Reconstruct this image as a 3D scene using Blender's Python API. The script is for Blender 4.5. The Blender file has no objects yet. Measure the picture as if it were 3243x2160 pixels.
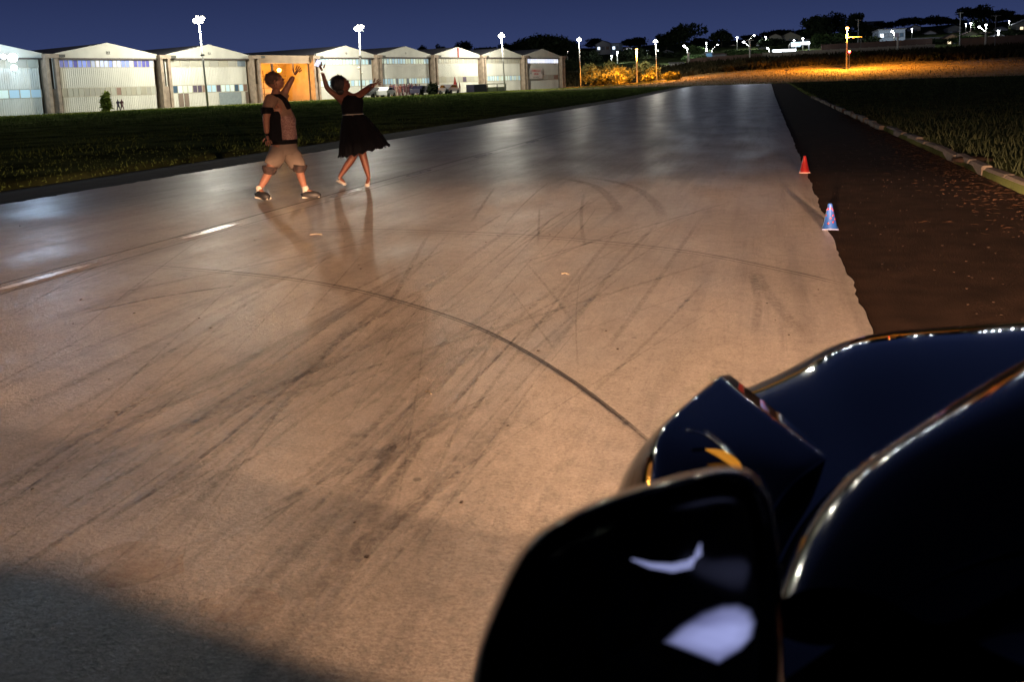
import bpy, bmesh, math, random
import numpy as np
from mathutils import Vector, Matrix
random.seed(7); rng = np.random.default_rng(7)
sc = bpy.context.scene
R_ = math.radians
# ------------------------------------------------------------------ camera
F, PX, PY, H, W, HT = 2700., 1750., 650., 1.5, 3243., 2160.
VPX, VPY, HS = 2429., 242., -0.032
def _rot():
    def ray(px, py): return np.array([px-PX, -(py-PY), -F])
    a = ray(1000, VPY+HS*(1000-VPX)); b = ray(3000, VPY+HS*(3000-VPX))
    up = np.cross(b, a); up /= np.linalg.norm(up)
    if up[1] < 0: up = -up
    f = ray(VPX, VPY); f /= np.linalg.norm(f)
    return np.array([np.cross(f, up), f, up])
RM = _rot()
cam = bpy.data.objects.new('camera', bpy.data.cameras.new('camera'))
sc.collection.objects.link(cam); sc.camera = cam
cam.matrix_world = Matrix.Translation((0, 0, H)) @ Matrix(RM.tolist()).to_4x4()
cam.data.sensor_width = 36; cam.data.lens = 36*F/W
cam.data.shift_x = (W/2-PX)/W; cam.data.shift_y = (PY-HT/2)/W
cam.data.clip_start = .02; cam.data.clip_end = 3000
cam.data.dof.use_dof = True; cam.data.dof.focus_distance = 11.; cam.data.dof.aperture_fstop = 5.5
# ------------------------------------------------------------------ world
w = bpy.data.worlds.new('World'); sc.world = w; w.use_nodes = True
nt = w.node_tree; nt.nodes.clear()
tc = nt.nodes.new('ShaderNodeTexCoord'); sx = nt.nodes.new('ShaderNodeSeparateXYZ')
cr = nt.nodes.new('ShaderNodeValToRGB'); bg = nt.nodes.new('ShaderNodeBackground'); wo = nt.nodes.new('ShaderNodeOutputWorld')
nt.links.new(tc.outputs['Generated'], sx.inputs[0]); nt.links.new(sx.outputs['Z'], cr.inputs[0])
e = cr.color_ramp.elements
e[0].position = 0.0; e[0].color = (.038, .050, .118, 1)
e[1].position = 1.0; e[1].color = (.002, .003, .009, 1)
x = e.new(.05); x.color = (.031, .046, .130, 1)
x = e.new(.12); x.color = (.016, .025, .080, 1)
x = e.new(.4); x.color = (.0045, .0065, .020, 1)
nt.links.new(cr.outputs[0], bg.inputs[0]); bg.inputs[1].default_value = 1.0
nt.links.new(bg.outputs[0], wo.inputs[0])
sc.view_settings.view_transform = 'Standard'; sc.view_settings.look = 'None'
sc.view_settings.exposure = 0; sc.view_settings.gamma = 1; sc.view_settings.use_curve_mapping = False
FLOOD_W, HEAD_K, SODIUM_W = 10500., 16.4, 1.0

# ------------------------------------------------------------------ helpers
def ray(px, py): return RM @ np.array([px-PX, -(py-PY), -F])
def G(px, py, z=0.):            # point seen at a place of the photograph, at height z
    v = ray(px, py); t = (z-H)/v[2]; return Vector((v[0]*t, v[1]*t, z))
def D(px, py, Y):               # ... at distance Y down the runway
    v = ray(px, py); t = Y/v[1]; return Vector((v[0]*t, Y, H+v[2]*t))
def ss(t): t = min(1., max(0., t)); return t*t*(3-2*t)
HY = [135, 150, 185, 205, 216, 226, 262, 300, 400, 460, 600]; HZ = [.45, .75, 2.1, 3.2, 5.0, 5.9, 8.0, 11, 19, 20, 12]
def T(x, y):                    # height of the ground
    base = .45*ss((y-60)/75)
    if y < 135: return base
    h = float(np.interp(y, HY, HZ))
    m = ss((x+45)/45); m = m+(1-m)*ss((y-198)/40)
    sl = min(max(0, y-150), 120)*.0002*max(-60, min(x, 110))
    return base+(h-base)*m + (sl*m if y > 150 else 0)
def Tp(px, Y):
    p = D(px, 200, Y); return Vector((p.x, Y, T(p.x, Y)))
def link(o, parent=None):
    sc.collection.objects.link(o)
    if parent: o.parent = parent
    return o
def mesh_from(name, V, Fs):
    me = bpy.data.meshes.new(name); me.from_pydata([tuple(v) for v in V], [], Fs); me.update(); return me
def ob(name, me, mat=None, parent=None, loc=None, smooth=False):
    o = bpy.data.objects.new(name, me); link(o, parent)
    if mat and not me.materials: me.materials.append(mat)
    if loc is not None: o.location = loc
    if smooth: me.polygons.foreach_set('use_smooth', [True]*len(me.polygons))
    return o
def tag(o, label=None, cat=None, group=None, kind=None):
    if label: o['label'] = label
    if cat: o['category'] = cat
    if group: o['group'] = group
    if kind: o['kind'] = kind
    return o
def empty(name, loc, label=None, cat=None, group=None, rz=0):
    o = bpy.data.objects.new(name, None); link(o); o.location = loc; o.rotation_euler = (0, 0, rz)
    o.empty_display_size = .2
    return tag(o, label, cat, group)
class MB:
    def __init__(s): s.v = []; s.f = []
    def quad(s, a, b, c, d):
        n = len(s.v); s.v += [a, b, c, d]; s.f.append((n, n+1, n+2, n+3))
    def box(s, x0, x1, y0, y1, z0, z1):
        n = len(s.v)
        s.v += [(x0,y0,z0),(x1,y0,z0),(x1,y1,z0),(x0,y1,z0),(x0,y0,z1),(x1,y0,z1),(x1,y1,z1),(x0,y1,z1)]
        s.f += [tuple(n+i for i in q) for q in ((0,3,2,1),(4,5,6,7),(0,1,5,4),(1,2,6,5),(2,3,7,6),(3,0,4,7))]
        return s
    def tube(s, pts, rad, n=8, cap=True):
        pts = [Vector(p) for p in pts]
        if not hasattr(rad, '__len__'): rad = [rad]*len(pts)
        rings = []
        for i, p in enumerate(pts):
            t = (pts[min(i+1, len(pts)-1)]-pts[max(i-1, 0)])
            t = t.normalized() if t.length > 1e-9 else Vector((0, 0, 1))
            a = t.cross(Vector((0, 0, 1)) if abs(t.z) < .9 else Vector((1, 0, 0))).normalized(); b = t.cross(a)
            k = len(s.v); rings.append(k)
            for j in range(n):
                g = 2*math.pi*j/n; s.v.append(tuple(p+(a*math.cos(g)+b*math.sin(g))*rad[i]))
        for k0, k1 in zip(rings, rings[1:]):
            for j in range(n): s.f.append((k0+j, k0+(j+1) % n, k1+(j+1) % n, k1+j))
        if cap:
            s.f.append(tuple(rings[0]+j for j in range(n))[::-1]); s.f.append(tuple(rings[-1]+j for j in range(n)))
        return s
    def prism(s, poly, y0, y1):      # polygon in x,z pushed along y
        n = len(s.v); m = len(poly)
        s.v += [(p[0], y0, p[1]) for p in poly]+[(p[0], y1, p[1]) for p in poly]
        s.f.append(tuple(range(n, n+m))); s.f.append(tuple(range(n+2*m-1, n+m-1, -1)))
        for i in range(m): s.f.append((n+i, n+m+i, n+m+(i+1) % m, n+(i+1) % m))
        return s
    def sphere(s, c, r, n=10, m=7, sc_=(1, 1, 1)):
        k = len(s.v)
        for i in range(m+1):
            a = math.pi*i/m
            for j in range(n):
                b = 2*math.pi*j/n
                s.v.append((c[0]+r*sc_[0]*math.sin(a)*math.cos(b), c[1]+r*sc_[1]*math.sin(a)*math.sin(b), c[2]+r*sc_[2]*math.cos(a)))
        for i in range(m):
            for j in range(n): s.f.append((k+i*n+j, k+(i+1)*n+j, k+(i+1)*n+(j+1) % n, k+i*n+(j+1) % n))
        return s
    def build(s, name, mat, parent=None, smooth=False, loc=None):
        me = mesh_from(name, s.v, s.f); fd = getattr(s, 'fade', None)
        if fd: me.attributes.new('fade', 'FLOAT', 'POINT').data.foreach_set('value', fd)
        return ob(name, me, mat, parent, loc, smooth)

# ------------------------------------------------------------------ materials
def mat(name, col, rough=.7, metal=0., var=0., scale=4., bump=0., coat=0., spec=.5, vec=None, col2=None, bscale=None):
    m = bpy.data.materials.new(name); m.use_nodes = True; n = m.node_tree; b = n.nodes['Principled BSDF']
    b.inputs['Base Color'].default_value = (*col, 1); b.inputs['Roughness'].default_value = rough
    b.inputs['Metallic'].default_value = metal; b.inputs['Specular IOR Level'].default_value = spec
    if coat: b.inputs['Coat Weight'].default_value = coat; b.inputs['Coat Roughness'].default_value = .02
    if var or bump:
        t = n.nodes.new('ShaderNodeTexCoord'); mp = n.nodes.new('ShaderNodeMapping')
        n.links.new(t.outputs['Object'], mp.inputs[0])
        if vec: mp.inputs['Scale'].default_value = vec
        nz = n.nodes.new('ShaderNodeTexNoise'); nz.inputs['Scale'].default_value = scale; nz.inputs['Detail'].default_value = 6
        n.links.new(mp.outputs[0], nz.inputs['Vector'])
        if var:
            r = n.nodes.new('ShaderNodeValToRGB'); n.links.new(nz.outputs[0], r.inputs[0])
            c2 = col2 or tuple(c*(1-var) for c in col); c1 = col if col2 else tuple(min(1, c*(1+var)) for c in col)
            r.color_ramp.elements[0].position = .3; r.color_ramp.elements[1].position = .7
            r.color_ramp.elements[0].color = (*c2, 1); r.color_ramp.elements[1].color = (*c1, 1)
            n.links.new(r.outputs[0], b.inputs['Base Color'])
        if bump:
            nb = n.nodes.new('ShaderNodeTexNoise'); nb.inputs['Scale'].default_value = bscale or scale*4; nb.inputs['Detail'].default_value = 4
            n.links.new(mp.outputs[0], nb.inputs['Vector'])
            bp = n.nodes.new('ShaderNodeBump'); bp.inputs['Strength'].default_value = bump; bp.inputs['Distance'].default_value = .02
            n.links.new(nb.outputs[0], bp.inputs['Height']); n.links.new(bp.outputs[0], b.inputs['Normal'])
    return m
def emit(name, col, k, base=(.8, .8, .8)):
    m = bpy.data.materials.new(name); m.use_nodes = True; b = m.node_tree.nodes['Principled BSDF']
    b.inputs['Base Color'].default_value = (*base, 1)
    b.inputs['Emission Color'].default_value = (*col, 1); b.inputs['Emission Strength'].default_value = k
    return m
M = {}
M['pole'] = mat('galvanised_pole', (.42, .42, .40), .5, .3)
M['conc_pole'] = mat('concrete_pole', (.5, .48, .42), .8, var=.15, scale=3)
M['flood'] = emit('floodlight_glass', (1, .96, .85), 40)
M['flood_blue'] = emit('cool_floodlight_glass', (.72, .86, 1), 22)
M['lamp_white'] = emit('white_lamp_glass', (.92, .96, 1), 30)
M['lamp_sodium'] = emit('sodium_lamp_glass', (1, .36, .06), 28)
M['lamp_red'] = emit('red_lamp_glass', (1, .02, .03), 25)
M['housing'] = mat('lamp_housing', (.15, .15, .15), .5)
M['sheet'] = mat('cream_sheet', (.64, .635, .57), .55, var=.12, scale=.6, vec=(1, 1, .3))
M['sheet_dk'] = mat('stained_sheet', (.52, .49, .40), .6, var=.15, scale=.8)
M['gable'] = mat('cream_gable', (.55, .54, .48), .7, var=.1, scale=.7)
M['beam'] = mat('steel_beam', (.10, .08, .07), .7)
M['pillar'] = mat('raw_concrete_pillar', (.30, .235, .18), .85, var=.3, scale=1.5)
M['roof'] = mat('metal_roof', (.07, .07, .09), .6, var=.2)
M['brown_wall'] = mat('brown_plaster', (.34, .25, .17), .85, var=.2, scale=.8)
M['joint'] = mat('dark_joint', (.09, .06, .04), .8)
M['paint'] = mat('black_paint', (.0015, .0015, .002), .05, spec=.38)
M['plastic'] = mat('black_gloss_plastic', (.001, .001, .0015), .10)
M['rubber'] = mat('rubber', (.02, .02, .02), .8)
M['chrome'] = mat('chrome', (.6, .6, .6), .12, 1.)
def obj_random_mat(name, cols, rough=.35, em=0):
    m = bpy.data.materials.new(name); m.use_nodes = True; n = m.node_tree; b = n.nodes['Principled BSDF']
    oi = n.nodes.new('ShaderNodeObjectInfo'); r = n.nodes.new('ShaderNodeValToRGB'); n.links.new(oi.outputs['Random'], r.inputs[0])
    r.color_ramp.interpolation = 'CONSTANT'
    while len(r.color_ramp.elements) < len(cols): r.color_ramp.elements.new(.5)
    for i, c in enumerate(cols): r.color_ramp.elements[i].position = i/len(cols); r.color_ramp.elements[i].color = (*c, 1)
    n.links.new(r.outputs[0], b.inputs['Base Color']); b.inputs['Roughness'].default_value = rough
    if em: n.links.new(r.outputs[0], b.inputs['Emission Color']); b.inputs['Emission Strength'].default_value = em
    return m
M['pane_lit'] = obj_random_mat('lit_pane', [(.50,.66,.70),(.42,.60,.68),(.60,.72,.66),(.36,.52,.62),(.55,.62,.50)], .3, .42)
M['pane_blue'] = obj_random_mat('lit_pane_with_banners', [(.25,.32,.75),(.55,.62,.9),(.10,.10,.35),(.65,.65,.75),(.18,.2,.5),(.4,.45,.6)], .3, .30)
M['pane_white'] = obj_random_mat('bright_pane', [(.8,.86,1),(.7,.78,1),(.9,.93,1)], .3, 1.2)
M['pane_dull'] = obj_random_mat('dull_pane', [(.42,.41,.34),(.38,.37,.32),(.45,.45,.38),(.40,.38,.30)], .4, .04)
M['pane_odd'] = obj_random_mat('dark_pane', [(.10,.08,.12),(.3,.2,.16),(.05,.1,.16),(.2,.25,.3)], .4)
M['fruit'] = mat('navy_cloth', (.02, .02, .05), .8)

def foliage(name, c1, c2, sc1=.8):
    m = mat(name, c1, .9, var=1, scale=sc1, col2=c2, spec=.0); return m
M['leaf_dark'] = foliage('dark_leaves', (.035, .045, .022), (.012, .018, .012))
M['leaf_mid'] = foliage('green_leaves', (.06, .09, .03), (.02, .035, .015))
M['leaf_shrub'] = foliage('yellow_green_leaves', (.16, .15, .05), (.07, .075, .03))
M['bark'] = mat('bark', (.06, .045, .03), .9)

# runway surface ---------------------------------------------------------------
def runway_mat():
    m = bpy.data.materials.new('worn_sealed_asphalt'); m.use_nodes = True; n = m.node_tree; L = n.links.new
    b = n.nodes['Principled BSDF']; t = n.nodes.new('ShaderNodeTexCoord')
    def noise(scale, vec=(1, 1, 1), det=6, rough=.6, rot=0, dist=0):
        mp = n.nodes.new('ShaderNodeMapping'); mp.inputs['Scale'].default_value = vec; mp.inputs['Rotation'].default_value = (0, 0, rot)
        L(t.outputs['Object'], mp.inputs[0])
        z = n.nodes.new('ShaderNodeTexNoise'); z.inputs['Scale'].default_value = scale; z.inputs['Detail'].default_value = det
        z.inputs['Roughness'].default_value = rough; z.inputs['Distortion'].default_value = dist; L(mp.outputs[0], z.inputs['Vector']); return z.outputs[0]
    def ramp(src, stops):
        r = n.nodes.new('ShaderNodeValToRGB'); L(src, r.inputs[0])
        while len(r.color_ramp.elements) < len(stops): r.color_ramp.elements.new(.5)
        for i, (p, v) in enumerate(stops):
            r.color_ramp.elements[i].position = p
            r.color_ramp.elements[i].color = (v, v, v, 1) if not hasattr(v, '__len__') else (*v, 1)
        return r.outputs[0]
    def mult(a, c, f=1.):
        x = n.nodes.new('ShaderNodeMixRGB'); x.blend_type = 'MULTIPLY'; x.inputs[0].default_value = f; L(a, x.inputs[1]); L(c, x.inputs[2]); return x.outputs[0]
    col = ramp(noise(.55, (1, .6, 1), 8, .62), [(.30, (.135, .122, .108)), (.52, (.195, .176, .156)), (.75, (.25, .226, .198))])
    col = mult(col, ramp(noise(1.0, (5.5, .22, 1), 7, .65, .09, .3), [(.32, .62), (.47, .97), (.6, 1.08)]), .75)     # rubbed-in tyre streaks
    col = mult(col, ramp(noise(1.0, (9, .35, 1), 6, .7, -.16), [(.32, .45), (.43, 1.)]), .6)
    col = mult(col, ramp(noise(1.0, (14, .5, 1), 6, .7, .5), [(.30, .5), (.38, 1.)]), .45)
    col = mult(col, ramp(noise(7, (1, 1, 1), 10, .75), [(.30, .62), (.5, 1.), (.72, 1.25)]), .8)                     # mottling
    col = mult(col, ramp(noise(70, (1, 1, 1), 4, .8), [(.30, .45), (.48, 1.), (.7, 1.4)]), .9)
    col = mult(col, ramp(noise(22, (1.3, .6, 1), 6, .8), [(.33, .55), (.48, 1.), (.68, 1.22)]), .8)                       # aggregate
    vo = n.nodes.new('ShaderNodeTexVoronoi'); vo.inputs['Scale'].default_value = 2.6; L(t.outputs['Object'], vo.inputs['Vector'])
    col = mult(col, ramp(vo.outputs['Distance'], [(.0, .22), (.035, .25), (.055, 1.)]), .8)                           # small droppings and stones
    L(col, b.inputs['Base Color'])
    ro = n.nodes.new('ShaderNodeMath'); ro.operation = 'MULTIPLY_ADD'
    L(ramp(noise(1.2, (1.0, .45, 1), 6, .6, 1.35), [(.35, .0), (.65, 1.)]), ro.inputs[0]); ro.inputs[1].default_value = .13; ro.inputs[2].default_value = .34
    L(ro.outputs[0], b.inputs['Roughness']); b.inputs['Specular IOR Level'].default_value = .5
    h = n.nodes.new('ShaderNodeMath'); h.operation = 'ADD'
    L(noise(45, (1, 1, 1), 5, .7), h.inputs[0]); L(noise(3.2, (1, 1, 1), 3, .5), h.inputs[1])
    bp = n.nodes.new('ShaderNodeBump'); bp.inputs['Strength'].default_value = .7; bp.inputs['Distance'].default_value = .012
    L(h.outputs[0], bp.inputs['Height']); L(bp.outputs[0], b.inputs['Normal'])
    return m
M['runway'] = runway_mat()
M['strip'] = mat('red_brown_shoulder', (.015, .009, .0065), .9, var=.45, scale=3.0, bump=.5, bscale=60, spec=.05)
M['ground'] = mat('field_soil_and_grass', (.15, .18, .065), .9, var=1, scale=.45, col2=(.018, .024, .012), bump=.8, bscale=3, spec=0.)
M['bank'] = mat('grassy_bank', (.24, .19, .07), .9, var=1, scale=.5, col2=(.06, .055, .022), bump=.6, bscale=1.2)
M['apron'] = mat('pale_apron', (.40, .38, .27), .8, var=.2, scale=.6)
M['kerb'] = mat('dirty_kerb', (.085, .07, .06), .85, var=.4, scale=5, bump=.4)
def decal(name, col, cover, scale=6, vec=(1, 1, 1), rough=.5, lo=.4, hi=.6, soft=True):
    m = bpy.data.materials.new(name); m.use_nodes = True; n = m.node_tree; L = n.links.new; b = n.nodes['Principled BSDF']
    b.inputs['Base Color'].default_value = (*col, 1); b.inputs['Roughness'].default_value = rough
    t = n.nodes.new('ShaderNodeTexCoord'); mp = n.nodes.new('ShaderNodeMapping'); mp.inputs['Scale'].default_value = vec
    z = n.nodes.new('ShaderNodeTexNoise'); z.inputs['Scale'].default_value = scale; z.inputs['Detail'].default_value = 8; z.inputs['Roughness'].default_value = .7
    r = n.nodes.new('ShaderNodeMapRange'); r.inputs[1].default_value = lo; r.inputs[2].default_value = hi; r.inputs[4].default_value = cover
    L(t.outputs['Object'], mp.inputs[0]); L(mp.outputs[0], z.inputs['Vector']); L(z.outputs[0], r.inputs[0])
    if soft:
        at = n.nodes.new('ShaderNodeAttribute'); at.attribute_name = 'fade'; mu = n.nodes.new('ShaderNodeMath'); mu.operation = 'MULTIPLY'
        L(r.outputs[0], mu.inputs[0]); L(at.outputs['Fac'], mu.inputs[1]); L(mu.outputs[0], b.inputs['Alpha'])
    else: L(r.outputs[0], b.inputs['Alpha'])
    return m
M['skid'] = decal('rubber_skid', (.035, .03, .028), .75, 22, lo=.30, hi=.62)
M['crack'] = decal('sealed_seam', (.03, .026, .024), .95, 12, lo=.2, hi=.42)
M['whitepaint'] = decal('worn_white_paint', (.62, .62, .62), .95, 9, rough=.25, lo=.35, hi=.5)
M['palepatch'] = decal('pale_scuff', (.24, .19, .15), .5, 3, lo=.4, hi=.65, soft=False)

# ------------------------------------------------------------------ ground
def grid_mesh(name, xs, ys, zf):
    V = [(x, y, zf(x, y)) for y in ys for x in xs]; nx = len(xs)
    Fs = [(j*nx+i, j*nx+i+1, (j+1)*nx+i+1, (j+1)*nx+i) for j in range(len(ys)-1) for i in range(nx-1)]
    return mesh_from(name, V, Fs)
RX0, RX1 = -10.85, .60
def terr(x, y):
    z = T(x, y)
    if -13.1 < x < 3.05 and y < 137: z -= .16
    elif x >= 3.05 and y < 100: z += .05
    if y > 205: z += .35*math.sin(x*.21+y*.13)*math.sin(x*.09-y*.07)
    return z
xs = sorted(set([-900, -500, -300, -200]+list(np.arange(-150, -16, 4.))+[-16, -14, -13.3, -12.9, -11.5, RX0-.3, -8, -4, 0, 2.9, 3.04, 3.06, 3.6, 5, 8]+list(np.arange(12, 150, 4.))+[200, 300, 500, 900]))
ys = sorted(set([-60, -20, 0]+list(np.arange(6, 140, 6.))+list(np.arange(135, 330, 3.))+[345, 370, 400, 450, 520, 600, 900, 1500]))
g = ob('ground', grid_mesh('ground', xs, ys, terr), M['ground'], smooth=True); tag(g, kind='structure')
g.data.materials.append(M['bank'])
for p in g.data.polygons:
    c = p.center
    if c.y > 137 and c.y < 232 and c.x > -70: p.material_index = 1
# runway with a ragged right edge
rx = [RX0+.06*math.sin(0), -8, -6, -4, -2, 0, .45, RX1]
ryy = list(np.arange(-14, 20, .12))+list(np.arange(20, 60, .8))+list(np.arange(60, 136, 3.))
V = []; Fs = []
for j, y in enumerate(ryy):
    for i, x in enumerate(rx):
        if i == len(rx)-1: x += random.uniform(-.011, .011)+.014*math.sin(y*1.3+1.7*math.sin(y*2.9))
        if i == 0: x += random.uniform(-.05, .05)
        V.append((x, y, T(0, y)))
n = len(rx)
for j in range(len(ryy)-1):
    for i in range(n-1): Fs.append((j*n+i, j*n+i+1, (j+1)*n+i+1, (j+1)*n+i))
tag(ob('runway', mesh_from('runway', V, Fs), M['runway'], smooth=True), kind='structure')
ys2 = list(np.arange(-14, 60, 2.))+list(np.arange(60, 137, 3.))
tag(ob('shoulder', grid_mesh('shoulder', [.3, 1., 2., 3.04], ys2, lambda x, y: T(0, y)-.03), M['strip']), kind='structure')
M['edge'] = mat('dark_edge_strip', (.022, .022, .026), .9, var=.3, scale=3, spec=.05)
tag(ob('verge_edge', grid_mesh('verge_edge', [-13.3, -12.2, RX0+.1], ys2, lambda x, y: T(0, y)-.035-(.05 if x < -13 else 0)), M['edge']), kind='structure')

def strip(pts, wd, z=.004):
    """flat ribbon through ground points"""
    pts = [Vector((p[0], p[1], 0)) for p in pts]; mb = MB(); L = []; Rr = []
    for i, p in enumerate(pts):
        t = (pts[min(i+1, len(pts)-1)]-pts[max(0, i-1)]).normalized(); nn = Vector((-t.y, t.x, 0))
        ww = wd*(1 if 0 < i < len(pts)-1 else .5)/2
        zz = T(0, p.y)+z; L.append((*(p+nn*ww).xy, zz)); Rr.append((*(p-nn*ww).xy, zz))
    n_ = len(pts); mb.fade = []
    for i in range(n_):
        a, b = Vector(Rr[i]), Vector(L[i]); en = min(1, i/(n_*.15+.01), (n_-1-i)/(n_*.15+.01))
        for q, f_ in ((0, 0), (.25, 1), (.75, 1), (1, 0)): mb.v.append(tuple(a.lerp(b, q))); mb.fade.append(f_*en)
    for i in range(n_-1):
        for q in range(3): mb.f.append((i*4+q, (i+1)*4+q, (i+1)*4+q+1, i*4+q+1))
    return mb
def spline(ctrl, n=12):
    P = [Vector(c) for c in ctrl]; P = [2*P[0]-P[1]]+P+[2*P[-1]-P[-2]]; out = []
    for i in range(1, len(P)-2):
        for k in range(n):
            t = k/n; a, b, c, d = P[i-1:i+3]
            out.append(.5*((2*b)+(-a+c)*t+(2*a-5*b+4*c-d)*t*t+(-a+3*b-3*c+d)*t**3))
    out.append(P[-2]); return out
def gp(l): return [G(*p) for p in l]
sk = MB(); cnt = 0
def add_mark(ctrl, wd, z, mb):
    s = strip(spline(gp(ctrl)), wd, z); k = len(mb.v); mb.v += s.v; mb.fade = getattr(mb, 'fade', [])+s.fade; mb.f += [tuple(i+k for i in f) for f in s.f]
seams = MB()
for c in ([(380,835),(760,865),(1000,895),(1200,937),(1440,1010),(1620,1090),(1800,1200),(1960,1320),(2100,1440)],
          [(800,728),(1200,728),(1600,742),(1900,765),(2200,800),(2500,860),(2690,905)]):
    add_mark(c, .022, .008, seams)
    add_mark([(a, b+7) for a, b in c], .012, .008, seams)
tag(seams.build('arc_seam', M['crack']), kind='structure')
zz = .004
M['skid2'] = decal('faint_rubber', (.04, .035, .03), .34, 30, lo=.36, hi=.66)
for i, (c, wd) in enumerate([
    ([(1780,565),(1880,590),(1940,640),(1965,690)], .16), ([(1850,560),(1990,590),(2070,640),(2100,700)], .16),
    ([(1100,1080),(800,1330),(560,1520),(300,1690)], .03), ([(1125,1085),(820,1345),(400,1660)], .05),
    ([(1660,1050),(1550,1170),(1420,1310)], .022), ([(2390,860),(2440,950),(2560,1090)], .10), ([(2380,870),(2400,960),(2390,1080)], .07),
    ([(1480,1250),(1000,1700),(760,2000)], .07), ([(1690,1240),(1400,1540),(1060,1840),(860,2120)], .09), ([(1760,1200),(1500,1480),(1180,1760),(980,2120)], .05),
    ([(1270,1425),(1190,1480)], .05), ([(760,915),(500,955),(250,1010)], .05), ([(2180,960),(2140,1000)], .03),
    ([(1400,1000),(900,1240),(300,1500),(0,1640)], .06), ([(1500,960),(1000,1190),(500,1400),(0,1560)], .07),
    ([(2100,700),(1960,850),(1840,1010),(1700,1180)], .05), ([(2230,690),(2120,850),(2010,1010),(1900,1150)], .05),
    ([(1100,800),(700,1000),(0,1360)], .07), ([(690,1340),(380,1480),(0,1700)], .06), ([(1640,720),(1420,880),(1250,990)], .07)]):
    mb = MB(); add_mark(c, wd, .012+.0018*i, mb); tag(mb.build('skid_mark', M['skid'] if i in (2, 4, 10, 11) else M['skid2']), kind='structure')
rs = random.Random(5); st_ = [MB() for _ in range(4)]
for i in range(120):
    px0 = rs.uniform(-300, 1900); py0 = rs.uniform(900, 2050) if px0 < 1300 else rs.uniform(700, 1300); a = G(px0, py0); ln = rs.uniform(.6, 4.5)
    dx = rs.gauss(-.05, .16) if rs.random() < .75 else rs.uniform(-.6, .6); cv = rs.uniform(-.05, .05)
    if a.x > .3 or a.x < -9: continue
    pts_ = [(a.x+dx*ln*t_+cv*ln*t_*t_, a.y+ln*t_) for t_ in np.linspace(0, 1, 9)]
    if max(p[0] for p in pts_) > .4: continue
    mb = st_[i % 4]; q = strip(pts_, rs.choice((.012, .02, .03, .05)), .0405+.0006*(i//4)); q.v = [(v[0], v[1], v[2]-.0385) for v in q.v]
    k = len(mb.v); mb.v += q.v; mb.f += [tuple(t_+k for t_ in f) for f in q.f]; mb.fade = getattr(mb, 'fade', [])+q.fade
for mb in st_: tag(mb.build('tyre_streaks', M['skid2'], None), kind='structure')
dash = MB()
for a, b in ((5.2, 6.5), (7.45, 8.7), (10.75, 11.8), (13.4, 14.6), (17, 18.2), (21, 22.2)):
    mb = strip([(-5.97, y) for y in np.linspace(a, b, 6)], .16, .007); tag(mb.build('painted_dash', M['whitepaint']), kind='structure')
mb = strip([(-6.12+.02*math.sin(y), y) for y in np.arange(-4, 120, 2.)], .05, .006); tag(mb.build('long_seam', M['crack']), kind='structure')
mb = strip([(-5.80, y) for y in np.arange(-4, 120, 2.)], .02, .006); tag(mb.build('long_seam', M['crack']), kind='structure')
for c, r in (((430, 1800), .17), ((760, 1930), .12)):
    p = G(*c); mb = MB(); k = 14
    mb.v = [(p.x+r*math.cos(6.283*i/k)*random.uniform(.8, 1.2), p.y+r*.8*math.sin(6.283*i/k)*random.uniform(.8, 1.2), .0095) for i in range(k)]; mb.f = [tuple(range(k))]
    tag(mb.build('pale_scuff', M['palepatch']), kind='structure')

# kerb stones along the right verge
kerb = empty('kerb', (3.15, 20, 0), 'broken concrete kerb between brown shoulder and dark field on the right', 'kerb')
y = 8.; k = 0; kme = {}
while y < 62:
    L_ = .95
    mb = MB(); a = .07; hgt = .13
    mb.prism([(-.075, -.08), (.075, -.08), (.075, hgt-.015), (.055, hgt), (-.05, hgt), (-.075, hgt-.03)], -L_/2, L_/2)
    if 0 not in kme: kme[0] = mesh_from('kerb_stone', mb.v, mb.f); kme[0].materials.append(M['kerb'])
    if random.random() > .06:
        o = ob('kerb_stone', kme[0], None, kerb)
        o.location = (random.uniform(-.03, .03)+(-.12 if y > 24 else 0), y-20, -.02+random.uniform(-.03, .012)); o.rotation_euler = (random.uniform(-.02, .02), random.uniform(-.05, .05), random.uniform(-.035, .035))
    y += 1.0; k += 1

# ------------------------------------------------------------------ grass and litter (stuff)
def blades(name, X, Y, Z, hgt, wid, m, label, lean=.5, cat='grass'):
    n = len(X); a = rng.uniform(0, 2*np.pi, n); dx = np.cos(a)*wid/2; dy = np.sin(a)*wid/2
    b = rng.uniform(0, 2*np.pi, n); lx = np.cos(b)*hgt*lean; ly = np.sin(b)*hgt*lean
    P = np.empty((n, 3, 3)); P[:, 0] = np.stack([X-dx, Y-dy, Z], 1); P[:, 1] = np.stack([X+dx, Y+dy, Z], 1); P[:, 2] = np.stack([X+lx, Y+ly, Z+hgt], 1)
    me = bpy.data.meshes.new(name); me.vertices.add(n*3); me.vertices.foreach_set('co', P.ravel())
    me.loops.add(n*3); me.loops.foreach_set('vertex_index', np.arange(n*3, dtype=np.int32))
    me.polygons.add(n); me.polygons.foreach_set('loop_start', np.arange(0, n*3, 3, dtype=np.int32)); me.polygons.foreach_set('loop_total', np.full(n, 3, dtype=np.int32))
    me.update(); o = ob(name, me, m); return tag(o, label, cat, kind='stuff')
M['grass'] = foliage('verge_grass', (.13, .19, .05), (.04, .065, .02), .9)
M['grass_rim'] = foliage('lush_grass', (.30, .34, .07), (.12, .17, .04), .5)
M['grass_dk'] = foliage('dark_grass', (.05, .062, .032), (.022, .03, .018), .7)
M['grass_dry'] = foliage('dry_grass', (.32, .24, .08), (.09, .07, .03), .35)
M['brush'] = foliage('brush', (.06, .05, .025), (.02, .02, .012), .3)
Tv = np.vectorize(T)
def fac(y): return -100+.375*y
n = 150000
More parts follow.
